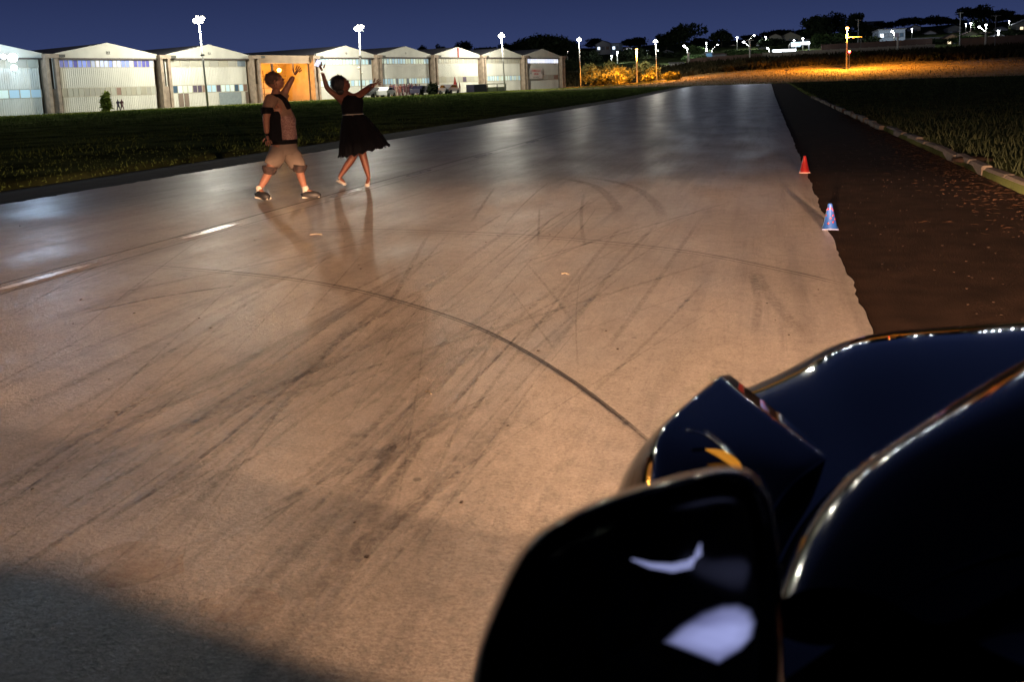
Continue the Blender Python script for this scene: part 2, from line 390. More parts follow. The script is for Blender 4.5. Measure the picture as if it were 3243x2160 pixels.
Y = 4+110*rng.random(n)**1.5; t = rng.random(n)
X = -12.7+t*(np.maximum(fac(Y)+6, -75)+12.7)+rng.normal(0, .15, n)
clump = (np.sin(X*.9+Y*.35)+np.sin(X*.37-Y*.8)+rng.normal(0, .5, n))
hg = (.035+.006*np.sqrt(Y)+.028*np.clip(clump, -.5, 2))*rng.uniform(.5, 1.3, n)
hg *= np.clip((-12.4-X)/2.+.3, .3, 1)*np.where(X < fac(Y)+28, 1.6, 1.)
blades('verge_grass', X, Y, Tv(X, Y)-.02, hg, .02+.0011*Y, M['grass'], 'rough dark green grass verge between the runway and the hangars')
n = 30000
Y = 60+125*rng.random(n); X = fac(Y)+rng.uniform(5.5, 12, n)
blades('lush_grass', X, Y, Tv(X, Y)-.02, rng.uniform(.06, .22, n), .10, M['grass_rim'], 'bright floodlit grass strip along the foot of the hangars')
n = 60000
Y = 3+130*rng.random(n)**1.4; X = 3.28+rng.random(n)*(4+.45*Y)
blades('field_grass', X, Y, Tv(X, Y)+.03, rng.uniform(.06, .2, n), .02+.001*Y, M['grass_dk'], 'unlit grass field right of the kerb')
n = 26000
Y = 136+72*rng.random(n); X = -45+rng.random(n)*130
blades('bank_grass', X, Y, Tv(X, Y)-.05, rng.uniform(.08, .28, n), .16, M['grass_dry'], 'dry grass slope lit orange by the sodium lamps beyond the runway end')
n = 16000
Y = 206+20*rng.random(n); X = -60+rng.random(n)*150
blades('hedge_brush', X, Y, Tv(X, Y)-.1, rng.uniform(.5, 1.5, n), .6, M['brush'], 'dark scrub on the bank below the long boundary wall', cat='scrub')
# straw and leaf litter by the kerb
n = 1700; Y = 8+26*rng.random(n); X = 3.0-np.abs(rng.normal(0, .42, n))*np.clip(1.1-(Y-8)/50, .4, 1)
M['litter'] = mat('dead_leaves', (.030, .017, .011), .95, spec=0., var=.5, scale=20)
mb = MB()
for i in range(n):
    s_ = random.uniform(.02, .07); a = random.uniform(0, 6.28); c, s2 = math.cos(a)*s_, math.sin(a)*s_*.6; zz0 = T(0, Y[i])-.02+random.uniform(0, .02)
    mb.quad((X[i]-c, Y[i]-s2, zz0), (X[i]+s2*.3, Y[i]-c*.3, zz0+.006), (X[i]+c, Y[i]+s2, zz0+.01), (X[i]-s2*.3, Y[i]+c*.3, zz0+.012))
tag(mb.build('leaf_litter', M['litter']), 'brown dead leaves and straw swept against the kerb', 'leaf litter', kind='stuff')
mb = MB()
for i in range(380):
    xx = random.uniform(.65, 3.); yy = random.uniform(3.5, 20); s_ = random.uniform(.002, .008)
    mb.box(xx, xx+s_*random.uniform(1, 2.6), yy, yy+s_*2, -.03, -.03+s_*.6)
M['pebble'] = mat('pebble', (.028, .020, .017), .9, spec=.0)
tag(mb.build('pebbles', M['pebble']), 'scattered pebbles and chips on the brown shoulder', 'gravel', kind='stuff')
mb = MB()
for i in range(170):
    xx = random.uniform(-9.5, .5); yy = 2.2+random.random()**1.4*16; s_ = random.uniform(.003, .009)
    mb.box(xx, xx+s_*random.uniform(1, 2), yy, yy+s_*1.6, .0, s_*.4)
M['crumb'] = mat('dark_crumb', (.03, .022, .018), .9)
tag(mb.build('crumbs', M['crumb']), 'small dark crumbs of soil scattered on the runway', 'debris', kind='stuff')
for c, r in (((1000, 744), .13), ((1790, 870), .07), ((1356, 1248), .05)):
    p = G(*c); a = random.uniform(-.6, .8); mb = MB()
    mb.tube([(p.x-r*.5*math.cos(a), p.y-r*.5*math.sin(a), .006), (p.x, p.y+.01, .012), (p.x+r*.5*math.cos(a), p.y+r*.5*math.sin(a), .006)], .004, 5)
    tag(mb.build('straw', mat('straw', (.2, .16, .11), .8) if 'straw' not in M else M['straw']), 'pale bit of straw lying on the worn runway surface', 'straw', 'straws on the runway')
for px, py, r, lab in ((2660, 293, .30, 'pale flat stone in the dark field, left one of two'), (2716, 293, .34, 'pale flat stone in the dark field, right one of two'), (3080, 517, .28, 'curved pale stone slab in the grass behind the kerb')):
    p = G(px, py); mb = MB(); mb.sphere((0, 0, 0), r, 9, 5, (1.2, 1, .22))
    o = mb.build('stone', M['pebble'], None, True, (p.x, p.y, .06+T(p.x, p.y))); tag(o, lab, 'stone')

# ------------------------------------------------------------------ hangars
U = Vector((.375, 1, 0)).normalized(); N = Vector((U.y, -U.x, 0)); RZ = math.atan2(U.y, U.x)
def facade_pt(px, off=0.):
    v = ray(px, 300); a = -100+off/ (N.x+0*N.y) if False else None
    # plane: (p-P0).N = off, P0=(-100,0,0)
    vv = Vector((v[0], v[1], 0)); t = (Vector((-100, 0, 0)).dot(N)+off)/vv.dot(N)
    p = vv*t; return Vector((p.x, p.y, 0))
EAVE, PEAK = 6.24, 7.45
def spos(px): return (facade_pt(px)-Vector((-100, 0, 0))).dot(U)
edges = [165, 522, 808, 998, 1197, 1375, 1528, 1659, 1778]
S = [spos(e_) for e_ in edges]; wavg = 12.35
S0 = S[0]-wavg
def corr(x0, x1, z0, z1, pitch=.21, dep=.035, y=0.):
    """corrugated sheet facing -y (local), from x0..x1"""
    mb = MB(); xsx = []; k = int((x1-x0)/pitch)
    for i in range(k):
        a = x0+(x1-x0)*i/k; q = (x1-x0)/k
        xsx += [(a, 0), (a+q*.35, 0), (a+q*.5, -dep), (a+q*.85, -dep)]
    xsx.append((x1, 0))
    n0 = len(mb.v)
    for a, d in xsx: mb.v += [(a, y+d, z0), (a, y+d, z1)]
    for i in range(len(xsx)-1): mb.f.append((2*i, 2*i+2, 2*i+3, 2*i+1))
    return mb
# local frame of a hangar: x along the row, -y towards the runway, z up
def band(par, x0, x1, z0, z1, k, m, modd=None, odd=()):
    q = (x1-x0)/k; me = mesh_from('pane', *(lambda b: (b.v, b.f))(MB().box(-q/2+.05, q/2-.05, -.02, .02, 0, z1-z0-.1)))
    me.materials.append(m); me2 = None
    fr = MB()
    for i in range(k+1): fr.box(x0+i*q-.035, x0+i*q+.035, -.05, .05, z0+.03, z1-.03)
    fr.box(x0, x1, -.045, .06, z0-.03, z0+.03); fr.box(x0, x1, -.045, .06, z1-.03, z1+.03)
    wf = fr.build('window_frame', M['sheet_dk'], par)
    for i in range(k):
        if i in odd:
            if me2 is None: me2 = me.copy(); me2.materials.clear(); me2.materials.append(modd or M['pane_odd'])
            o = ob('pane', me2, None, wf)
        else: o = ob('pane', me, None, wf)
        o.location = (x0+(i+.5)*q, 0, z0+.05)
def text(s, size, m, parent, loc, name='lettering', rot=(math.pi/2, 0, 0)):
    cu = bpy.data.curves.new(name, 'FONT'); cu.body = s; cu.size = size; cu.align_x = 'CENTER'; cu.extrude = .01
    o = bpy.data.objects.new(name, cu); sc.collection.objects.link(o)
    dg = bpy.context.evaluated_depsgraph_get(); me = bpy.data.meshes.new_from_object(o.evaluated_get(dg)); bpy.data.objects.remove(o)
    o = ob(name, me, m, parent, loc); o.rotation_euler = rot; return o
M['sign_dark'] = mat('dark_sign_paint', (.08, .08, .07), .7)
def hangar(s0, s1, label, z0, upper, lower, nu, nl, odd_u=(), odd_l=(), num=None, depth=26):
    c = Vector((-100, 0, 0))+U*((s0+s1)/2); c.z = z0
    h = empty('hangar', c, label, 'hangar', 'row of cream hangars', RZ)
    # rotate so that local x = U and local -y = N
    w2 = (s1-s0)/2; pw = .55
    a, b_ = -w2+pw, w2-pw
    MB().prism([(-w2+.1, EAVE-.45), (w2-.1, EAVE-.45), (w2-.1, EAVE), (0, PEAK), (-w2+.1, EAVE)], -.18, .1).build('gable', M['gable'], h)
    MB().box(-w2+.1, w2-.1, -.26, .12, EAVE-.62, EAVE-.452).build('beam', M['beam'], h)
    zu0, zu1, zl0, zl1 = 4.78, EAVE-.63, 1.72, 2.62
    pu = corr(a, b_, zl1+.04, zu0-.04); pu.build('upper_cladding', M['sheet'], h)
    pl = corr(a, b_, 0, zl0-.04); pl.build('lower_cladding', M['sheet'], h)
    band(h, a, b_, zu0, zu1, nu, upper, None, odd_u); band(h, a, b_, zl0, zl1, nl, lower, None, odd_l)
    MB().box(a, b_, .06, .10, 0, EAVE).build('back_lining', M['sheet_dk'], h)
    # body and roof behind
    MB().box(-w2, -w2+.15, .12, depth, -.5, EAVE-.1).box(w2-.15, w2, .12, depth, -.5, EAVE-.1).box(-w2, w2, depth, depth+.2, -.5, EAVE).build('side_wall', M['brown_wall'], h)
    MB().prism([(-w2, EAVE-.02), (0, PEAK-.02), (w2, EAVE-.02), (w2, EAVE-.16), (0, PEAK-.16), (-w2, EAVE-.16)], .101, depth+.4).build('roof', M['roof'], h)
    if num: text(num, .42, M['sign_dark'], h, (0, -.2, EAVE-.02), 'hangar_number')
    return h
def pillar(s, label, z0, wide=.62, lines=True):
    c = Vector((-100, 0, 0))+U*s; c.z = z0
    h = empty('pillar', c, label, 'pillar', 'concrete pillars between the hangars', RZ)
    MB().box(-wide, -wide+.32, -.75, .2, -.3, EAVE-.5).box(wide-.32, wide, -.75, .2, -.3, EAVE-.5).box(-wide+.32, wide-.32, -.5, .2, -.3, 2.6).build('shaft', M['pillar'], h)
    MB().box(-wide-.08, wide+.08, -.85, .3, EAVE-.5, EAVE-.08).build('capital', M['pillar'], h)
    MB().box(wide+.082, wide+.75, -.8, -.3, EAVE-.42, EAVE-.12).build('bracket', M['sign_dark'], h)
    if lines: MB().tube([(-.1, -.3, 2.6), (-.1, -.3, EAVE-.5)], .09, 8).tube([(.22, -.3, 2.6), (.22, -.3, EAVE-.5)], .07, 8).build('downpipe', M['sheet'], h)
    return h
zs = [0, 0, .05, .1, .3, .42, .5, .55, .55]
hangar(S0+.5, S[0]-.5, 'leftmost cream hangar with ribbed wall under the glaring blue-white floodlight', 0, M['pane_dull'], M['pane_lit'], 10, 10)
hangar(S[0]+.5, S[1]-.5, 'cream hangar with blue banners in its high windows, left of the first floodlight pole', 0, M['pane_blue'], M['pane_dull'], 22, 18, (), (10,), 'B2')
h2 = hangar(S[1]+.5, S[2]-.5, 'cream hangar with grey door panels and cluttered low windows behind the first floodlight pole', .05, M['pane_dull'], M['pane_lit'], 8, 16, (7,), (0, 4, 5, 6, 9, 13, 15), 'B1')
hangar(S[3]+.4, S[4]-.4, 'cream hangar behind the raised arms of the dancing woman, first right of the orange bay', .3, M['pane_lit'], M['pane_lit'], 16, 14, (15,), (), '10')
hangar(S[4]+.4, S[5]-.4, 'cream hangar with bright bluish high windows behind the parked cars', .42, M['pane_lit'], M['pane_lit'], 18, 18, (), (5, 9), '9')
h5 = hangar(S[5]+.4, S[6]-.4, 'cream hangar with a dark red stripe on its gable', .5, M['pane_dull'], M['pane_dull'], 18, 10, (), (6,))
hangar(S[6]+.4, S[7]-.4, 'cream hangar behind the third floodlight pole with a row of small square windows', .55, M['pane_dull'], M['pane_lit'], 18, 16)
h7 = hangar(S[7]+.4, S[8]-.3, 'last cream hangar at the right end, with the red lettered banner', .55, M['pane_white'], M['pane_dull'], 20, 6, (), (5,), None)
MB().box(-.18, .18, -.24, -.185, EAVE-.44, PEAK-.1).build('gable_stripe', mat('dark_red_paint', (.22, .02, .02), .6), h5)
M['grey_door'] = mat('grey_door', (.25, .30, .32), .6, var=.1)
MB().box(.9, 4.0, -.16, -.06, 0, 1.66).build('door_panel', M['grey_door'], h2)
for a, b_ in ((-4.5, -3.9), (-3.75, -3.2), (4.7, 5.1)): MB().box(a, b_, -.14, -.06, 0, 1.66).build('door_panel', mat('brown_door', (.2, .15, .12), .7), h2)
ban = empty('banner', h7.location+N*.35+Vector((0, 0, 0)), 'white banner with red lettering hung on the last hangar', 'banner', rz=RZ)
MB().box(-4.6, -.6, -.02, .02, 1.95, 3.9).build('cloth', mat('banner_cloth', (.72, .66, .62), .8), ban)
mred = mat('red_print', (.52, .10, .09), .8); mgr = mat('grey_print', (.28, .26, .25), .8); lt = MB(); lt2 = MB()
def scrawl(mb, x0, x1, z, hh):      # unreadable lettering: upright strokes with cross bars
    x = x0
    while x < x1:
        ww = random.uniform(.1, .2); mb.box(x, x+.05, -.04, -.025, z, z+hh)
        if random.random() < .7: mb.box(x+.05, x+ww, -.04, -.025, z+hh*random.choice((0, .42, .8)), z+hh*random.choice((.2, .6, 1))+.03)
        mb.box(x+ww, x+ww+.045, -.04, -.025, z, z+hh*random.choice((1, 1, .55))); x += ww+.13
scrawl(lt, -4.0, -1.2, 3.2, .36); scrawl(lt, -3.3, -1.9, 2.65, .34); scrawl(lt2, -3.6, -1.7, 2.1, .28); scrawl(lt2, -4.5, -4.2, 2.8, .7); scrawl(lt2, -1.0, -.75, 2.8, .7)
lt.build('lettering', mred, ban); lt2.build('small_lettering', mgr, ban)
pl_lab = ['pillar between the ribbed leftmost hangar and the bannered hangar', 'pillar left of the first floodlight pole hangar', 'pillar at the left side of the orange bay', 'pillar at the right side of the orange bay',
          'pillar between the second floodlight and the crowd of visitors', 'slim brown pillar behind the parked white car', 'brown pillar left of the low dark container', 'brown pillar left of the lettered banner', 'end pillar at the right corner of the hangar row']
for i, s in enumerate(S): pillar(s, pl_lab[i], zs[i], .62 if i < 3 else .5, i in (0, 1, 4))
# orange bay between third and fourth hangar
c = Vector((-100, 0, 0))+U*((S[2]+S[3])/2); c.z = .1
bay = empty('open_bay', c, 'open brown bay glowing orange from a sodium lamp, between two cream hangars', 'building', rz=RZ)
w2 = (S[3]-S[2])/2-.5
MB().box(-w2, w2, 5.0, 5.2, -.3, EAVE-.2).box(-w2, -w2+.2, .3, 5., -.3, EAVE-.2).box(w2-.2, w2, .3, 5., -.3, EAVE-.2).build('wall', M['brown_wall'], bay)
MB().box(-w2, w2, -.1, .3, EAVE-1.1, EAVE-.05).build('lintel', M['brown_wall'], bay)
MB().box(-w2, w2, .3, 5.2, EAVE-.2, EAVE-.05).build('roof', M['roof'], bay)
for i, xx in enumerate((-w2*.45, w2*.32)): MB().box(xx-.1, xx+.1, -.12, .1, 3.9, EAVE-1.12).build('post', M['joint'], bay)
mb = MB()
for zz_ in (1.2, 2.0, 2.8, 3.6): mb.box(-w2*.1, w2-.2, 4.93, 4.998, zz_, zz_+.06)
mb.build('wall_joints', M['joint'], bay)
MB().box(-.3, -.2, 4.9, 4.99, -.3, 4.4).box(.3, .38, 4.9, 4.99, -.3, 4.4).build('door_jamb', M['joint'], bay)
def lamp(loc, power, col, r=.12, name='lamp_light', kind='POINT', parent=None):
    l = bpy.data.lights.new(name, kind); l.energy = power; l.color = col; l.shadow_soft_size = r
    if kind == 'SPOT': l.spot_size = R_(166); l.spot_blend = .35
    o = bpy.data.objects.new(name, l); link(o)
    o.location = loc; return o
bl = empty('wall_lamp', c+N*1.2+Vector((0, 0, 3.9)), 'burning orange lamp above the head of the dancing man', 'lamp')
sp = D(884, 221, (c+N*1.2).y); bl.location = sp
MB().sphere((0, 0, 0), .26, 12, 8).build('bulb', M['lamp_sodium'], bl, True)
MB().tube([(0, 0, .1), (0, 0, .5), tuple((-N*.9)+Vector((0, 0, .9)))], .04, 6).build('bracket', M['housing'], bl)
lamp(sp+N*-.9+Vector((0, 0, -.5)), 2600, (1, .42, .05), .3)

# apron in front of the hangars
mb = MB(); A0 = Vector((-100, 0, 0))+U*(S0-60); A1 = Vector((-100, 0, 0))+U*(S[8]+2)
pts = [A0+U*((A1-A0).length*i/20) for i in range(21)]
for p, q in zip(pts, pts[1:]):
    def zt(v): return (v.x, v.y, T(v.x, v.y)+.03)
    mb.quad(zt(p), zt(q), zt(q+N*5.5), zt(p+N*5.5))
tag(mb.build('apron', M['apron']), kind='structure')

# ------------------------------------------------------------------ floodlight masts
def mast(bpx, bpy_, hpx, hpy, Y, label, power, heads=4, scale=1., group='tall floodlight poles'):
    b = D(bpx, bpy_, Y); zb = T(b.x, b.y); h = D(hpx, hpy, Y); b.z = zb
    t = empty('floodlight_pole', b, label, 'light pole', group)
    top = h-b; top2 = Vector((top.x, top.y, top.z-.25*scale))
    MB().tube([(0, 0, -.2), tuple(top2*.5), tuple(top2)], [.13*scale, .10*scale, .07*scale], 10).build('pole', M['pole'], t, True)
    MB().tube([tuple(top2*.62+Vector((0, 0, -.1))), tuple(top2*.62+Vector((0, 0, .1)))], .2*scale, 8).build('junction_box', M['housing'], t)
    MB().box(-.5*scale, .5*scale, -.04, .04, -.05, .05).build('crossbar', M['pole'], t, loc=top2).rotation_euler = (0, 0, RZ*0+.4)
    for k in range(heads):
        a = (k-(heads-1)/2)*.27*scale
        hd = MB().prism([(-.2*scale, -.12), (.2*scale, -.12), (.16*scale, .18*scale), (-.16*scale, .18*scale)], -.1, .1).build('floodlight', M['housing'], t)
        hd.location = top+Vector((a*.92, a*.39, (.12+(.24 if k % 2 else 0))*scale)); hd.rotation_euler = (0, 0, .4)
        MB().sphere((0, 0, -.12), .22*scale, 12, 8, (1, 1, 1)).build('glass', M['flood'], hd, True)
    for k, pw in ((0, .7), (1, .3)):
        lp = lamp(h+Vector((0, 0, -.55 if k == 0 else .9)), power*pw, (1, .96, .80), .25)
    return t
mast(660, 352, 630, 64, facade_pt(654, 8).y, 'floodlight pole left of the dancing man, tallest and nearest of its row', FLOOD_W)
mast(1146, 318, 1137, 90, facade_pt(1145, 8).y, 'floodlight pole above the head of the dancing woman', FLOOD_W)
mast(1600, 296, 1588, 112, facade_pt(1598, 7).y, 'floodlight pole in front of the hangar next to the last', FLOOD_W, 3)
mast(1839, 279, 1834, 125, 185, 'floodlight pole just right of the last hangar', FLOOD_W*.6, 3)
mast(2081, 272, 2076, 130, 196, 'floodlight pole at the right end of the glowing orange bushes', FLOOD_W*.6, 3)
# wall floodlights on the leftmost hangar
fl = empty('wall_floodlight', D(40, 182, facade_pt(40, 1.5).y), 'glaring blue-white floodlight on the leftmost hangar', 'floodlight')
for k, (dx, dz, r) in enumerate(((0, 0, .42), (-.8, .1, .24), (.02, -.95, .26))):
    v = U*dx; g_ = MB().sphere((0, 0, 0), r, 14, 8).build('glass', M['flood_blue'], fl, True); g_.location = (v.x, v.y, dz)
MB().tube([(0, 0, 0), tuple(-N*1.2+Vector((0, 0, .3)))], .05, 6).build('bracket', M['housing'], fl)
q_ = lamp(fl.location+N*.9, 4200, (.55, .74, 1.), .45, kind='SPOT'); q_.data.spot_size = R_(44); q_.rotation_euler = (Vector((-10, 12, 0))-fl.location).to_track_quat('-Z', 'Y').to_euler()
lamp(fl.location+N*2.2, 550, (.50, .78, 1.), .35)
# wide-beam floods further left, out of the picture, continue the row
for k in (1, 2):
    p = Vector((-100, 0, 0))+U*(S0-22*k)+N*8; p.z = 10.2
    t = empty('floodlight_pole', (p.x, p.y, 0), 'floodlight pole beyond the left edge of the picture', 'light pole', 'floodlight poles out of view')
    MB().tube([(0, 0, 0), (0, 0, 10)], [.13, .07], 8).build('pole', M['pole'], t, True); MB().box(-.5, .5, -.15, .15, 10, 10.2).build('floodlight', M['flood'], t)
    lamp(p+Vector((0, 0, -.4)), FLOOD_W, (1, .95, .78), .25)

# ------------------------------------------------------------------ trees
def leafcloud(cx, cy, cz, rx_, ry_, rz_, n, size, lobes=9, flat=0):
    """many leaf clumps spread through an uneven crown"""
    P = []; L = []
    for k in range(lobes):
        a = rng.uniform(0, 6.28); rr = rng.uniform(.25, .72); e_ = rng.uniform(-.35, .75)
        L.append((cx+rx_*rr*math.cos(a), cy+ry_*rr*math.sin(a), cz+rz_*e_*(1 if not flat else .5), rng.uniform(.35, .6)))
    L.append((cx, cy, cz, .75))
    k = rng.integers(0, len(L), n); La = np.array(L)[k]
    d = rng.normal(0, 1, (n, 3)); d /= np.linalg.norm(d, axis=1)[:, None]; r = rng.uniform(.55, 1.08, n)[:, None]
    return La[:, :3]+d*r*La[:, 3:4]*np.array([rx_, ry_, rz_]), size
def leaf_mesh(name, C, size):
    n = len(C); P = np.empty((n, 3, 3))
    for j in range(3): P[:, j] = C+rng.normal(0, 1, (n, 3))*size*.6
    me = bpy.data.meshes.new(name); me.vertices.add(n*3); me.vertices.foreach_set('co', P.ravel())
    me.loops.add(n*3); me.loops.foreach_set('vertex_index', np.arange(n*3, dtype=np.int32))
    me.polygons.add(n); me.polygons.foreach_set('loop_start', np.arange(0, n*3, 3, dtype=np.int32)); me.polygons.foreach_set('loop_total', np.full(n, 3, dtype=np.int32))
    me.update(); return me
def tree(px, top, wpx, Y, label, m='leaf_dark', n=2200, base=None, name='tree', group='trees on the dark hillside', squat=.62):
    b = Tp(px, Y); tp = D(px, top, Y).z; k = F/Y; rx_ = wpx/2/k; hgt = max(1.5, tp-b.z)
    t = empty(name, b, label, 'tree' if name != 'bush' else 'bush', group)
    rz_ = hgt*.46 if name != 'bush' else hgt*.55; cz = hgt-rz_*.95
    C, s = leafcloud(0, 0, cz, rx_, rx_, rz_, n, max(.35, rx_*.11))
    ob('crown', leaf_mesh('crown', C, s), M[m], t)
    mb = MB(); tr = max(.12, hgt*.03)
    mb.tube([(0, 0, -.4), (.1, 0, hgt*.35), (0, .1, cz)], [tr, tr*.8, tr*.4], 7)
    for j in range(4):
        a = j*1.57+random.random(); mb.tube([(.05, 0, hgt*.33), (rx_*.5*math.cos(a), rx_*.5*math.sin(a), cz+rz_*.2)], [tr*.5, tr*.15], 5)
    mb.build('trunk', M['bark'], t)
    return t
trees = [
 (1342,141,34,330,'small dark tree just showing above the roof of the crowd hangar, left one'),(1403,142,42,330,'small round tree above the roofs, left of the long tree clump'),
 (1470,136,80,330,'leafy tree forming the left part of the clump behind the hangar roofs'),(1540,144,90,340,'dark tree in the middle of the clump behind the hangar roofs'),(1620,140,90,330,'rounded tree behind the third floodlight pole'),
 (1720,98,170,300,'huge dome shaped tree between the third and fourth floodlight poles'),(1668,125,90,290,'tree on the left flank of the huge dome shaped tree'),(1790,120,90,300,'tree on the right flank of the huge dome shaped tree'),
 (1888,122,60,380,'dark tree above the houses right of the fourth floodlight pole'),(2010,124,90,380,'wide dark tree left of the fifth floodlight pole'),
 (2165,86,120,330,'tall tree above the bright street lamp, left of the town'),(2110,105,70,330,'smaller tree on the left side of the tall town tree'),(2285,91,78,330,'isolated dark tree in front of the town, left of the roof lights'),
 (2595,58,110,330,'big spreading tree behind the blue sign'),(2640,46,80,340,'tall dark tree just left of the orange street lamp'),(2690,48,80,330,'tall tree glowing reddish behind the orange street lamp'),(2740,70,70,330,'lower tree right of the orange street lamp'),
 (2862,56,70,400,'rounded tree above the blue-grey building'),(2912,56,50,400,'narrow tree right of the rounded tree above the blue-grey building'),(2965,53,80,400,'wide tree left of the tall thin mast'),(3015,62,70,400,'low tree at the foot of the tall thin mast'),
 (3072,26,96,380,'tallest tree on the right skyline'),(3140,36,70,380,'jagged tree right of the tallest skyline tree'),(3180,34,60,380,'jagged tree near the right edge of the skyline'),(3228,48,60,380,'dark tree at the right edge of the picture'),
 (2470,98,120,420,'low trees behind the gabled house roof'),(2380,112,60,420,'distant tree between the two pairs of roof lamps'),(2545,95,70,420,'distant tree behind the white street lamps above the sign'),
 (2220,120,60,370,'dark tree between the tall town tree and the isolated tree'),(2800,70,60,420,'ragged tree left of the blue-grey building'),(3110,60,60,300,'dark tree behind the group of star shaped lamps'),
]
for tr_ in trees: tree(*tr_)
for i, (px, top, wp, Y, m, lab) in enumerate([(2215,145,80,262,'leaf_mid','green tree below the small lamps at the left of the town'),(2330,160,70,256,'leaf_mid','bright green bush right of the forked street lamp base'),(2390,166,60,254,'leaf_mid','lit green bush beside the forked street lamp'),
     (2620,110,110,262,'leaf_mid','broad grey-green tree right of the blue sign'),(2660,130,90,258,'leaf_dark','dark tree at the back of the orange street lamp'),(2730,118,90,262,'leaf_dark','dark tree right behind the orange street lamp pole'),
     (3050,125,90,258,'leaf_mid','green tree left of the forked lamp at the right'),(2960,150,70,256,'leaf_dark','dark bush in front of the house with the orange wall'),(2195,185,90,240,'leaf_mid','low bush on the wall left of the blue container'),(1990,150,120,270,'leaf_dark','dark tree mass left of the fifth floodlight pole'),
     (1850,165,110,270,'leaf_dark','dark tree right of the last hangar'),(1800,200,70,225,'leaf_dark','dark bush at the right corner of the hangar row'),(2110,165,90,280,'leaf_dark','dark tree right of the fifth floodlight pole'),(2440,125,90,300,'leaf_dark','dark tree below the gabled house'),
     (3190,120,70,270,'leaf_dark','dark tree above the flat roof at the right edge')]):
    tree(px, top, wp, Y, lab, m, 1500, group='trees and bushes among the houses')
# orange-lit bushes
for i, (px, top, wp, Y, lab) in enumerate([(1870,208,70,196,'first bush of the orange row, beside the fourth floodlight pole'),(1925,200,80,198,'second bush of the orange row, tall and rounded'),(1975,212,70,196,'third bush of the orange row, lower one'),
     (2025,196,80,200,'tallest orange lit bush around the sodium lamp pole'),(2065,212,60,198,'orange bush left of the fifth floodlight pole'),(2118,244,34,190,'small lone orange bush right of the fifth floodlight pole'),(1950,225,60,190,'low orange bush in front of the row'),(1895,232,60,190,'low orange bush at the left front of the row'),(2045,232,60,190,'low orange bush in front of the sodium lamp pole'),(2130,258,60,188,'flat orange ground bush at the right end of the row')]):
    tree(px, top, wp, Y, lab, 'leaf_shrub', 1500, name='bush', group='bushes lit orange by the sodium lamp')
for px, top, wp, Y, lab, m in ((322,346,18,facade_pt(322,5).y,'bright green shrub in front of the bannered hangar','grass_rim'),(1366,283,22,facade_pt(1366,9).y,'dark shrub between the parked cars','leaf_dark'),(2300,205,70,205,'dark scrub bush on the bank left of the thin post','brush'),(2395,200,90,206,'brown scrub bush on the bank near the thin post','brush'),(2953,178,44,207,'dark round bush standing on the grassy bank at the right','leaf_dark'),(2700,180,60,215,'pale green bush at the foot of the long wall','leaf_mid')):
    tree(px, top, wp, Y, lab, m, 700, name='bush', group='bushes on the verge and bank')

# ------------------------------------------------------------------ boundary wall, town houses
M['wall_grey'] = mat('grey_boundary_wall', (.32, .29, .24), .85, var=.25, scale=.4)
M['wall_brown'] = mat('brown_boundary_wall', (.13, .08, .065), .85, var=.3, scale=.4)
def wall_run(px0, px1, Y0, Y1, hh, m, label):
    t = empty('boundary_wall', Tp((px0+px1)/2, (Y0+Y1)/2), label, 'wall')
    k = max(3, int(abs(px1-px0)/28)); o0 = t.location
    for i in range(k):
        a = Tp(px0+(px1-px0)*i/k, Y0+(Y1-Y0)*i/k); b = Tp(px0+(px1-px0)*(i+1)/k, Y0+(Y1-Y0)*(i+1)/k)
        d = b-a; ln = math.hypot(d.x, d.y); ang = math.atan2(d.y, d.x)
        mb = MB(); mb.box(.03, ln-.03, -.1, .1, -1.2, hh); mb.box(-.03, .22, -.16, .16, -1.2, hh+.12)
        o = mb.build('panel', m, t); o.location = a-o0; o.rotation_euler = (0, 0, ang)
wall_run(2175, 2420, 228, 228, 1.5, M['wall_brown'], 'low brown wall on top of the bank at the left of the town')
wall_run(2415, 2600, 228, 228, 1.6, M['wall_grey'], 'pale boundary wall below the bright petrol station')
wall_run(2600, 2960, 228, 228, 1.5, M['wall_grey'], 'long grey boundary wall crossing behind the orange street lamp')
wall_run(2600, 2950, 236, 236, 2.6, M['wall_brown'], 'brown wall rising behind the long grey boundary wall')
wall_run(3040, 3330, 231, 231, 2.4, M['wall_brown'], 'brown panelled wall under the flat roofs at the right edge')
def house(px0, px1, top, Y, label, wall, roofc, kind='gable', dep=8, name='house', wins=3, lit=None, zb=None):
    a = Tp(px0, Y); b = Tp(px1, Y); tz = D((px0+px1)/2, top, Y).z; z0 = min(a.z, b.z)-1 if zb is None else D(px0, zb, Y).z
    t = empty(name, ((a.x+b.x)/2, Y, z0), label, 'house' if name == 'house' else 'building'); w2 = (b.x-a.x)/2; hh = tz-z0
    rh = min(2.2, w2*.45) if kind == 'gable' else .3
    mb = MB()
    if kind == 'gable': mb.prism([(-w2, 0), (w2, 0), (w2, hh-rh), (0, hh-.05), (-w2, hh-rh)], 0, dep)
    else: mb.box(-w2, w2, 0, dep, 0, hh-rh)
    mb.build('wall', wall, t)
    mb = MB()
    if kind == 'gable': mb.prism([(-w2-.4, hh-rh-.15), (0, hh), (w2+.4, hh-rh-.15), (w2+.4, hh-rh), (0, hh+.18), (-w2-.4, hh-rh)], -.5, dep+.5)
    else: mb.box(-w2-.3, w2+.3, -.4, dep+.3, hh-rh+.003, hh)
    mb.build('roof', roofc, t)
    for k in range(wins):
        x = -w2+(k+.7)*2*w2/(wins+.4); wn = MB().box(x-.55, x+.55, -.06, .05, hh-rh-2.1, hh-rh-.9).build('window', M['beam'], t)
        MB().box(x-.47, x+.47, -.075, -.062, hh-rh-2.02, hh-rh-.98).build('pane', lit if (lit and k == 0) else M['pane_odd'], wn)
    return t
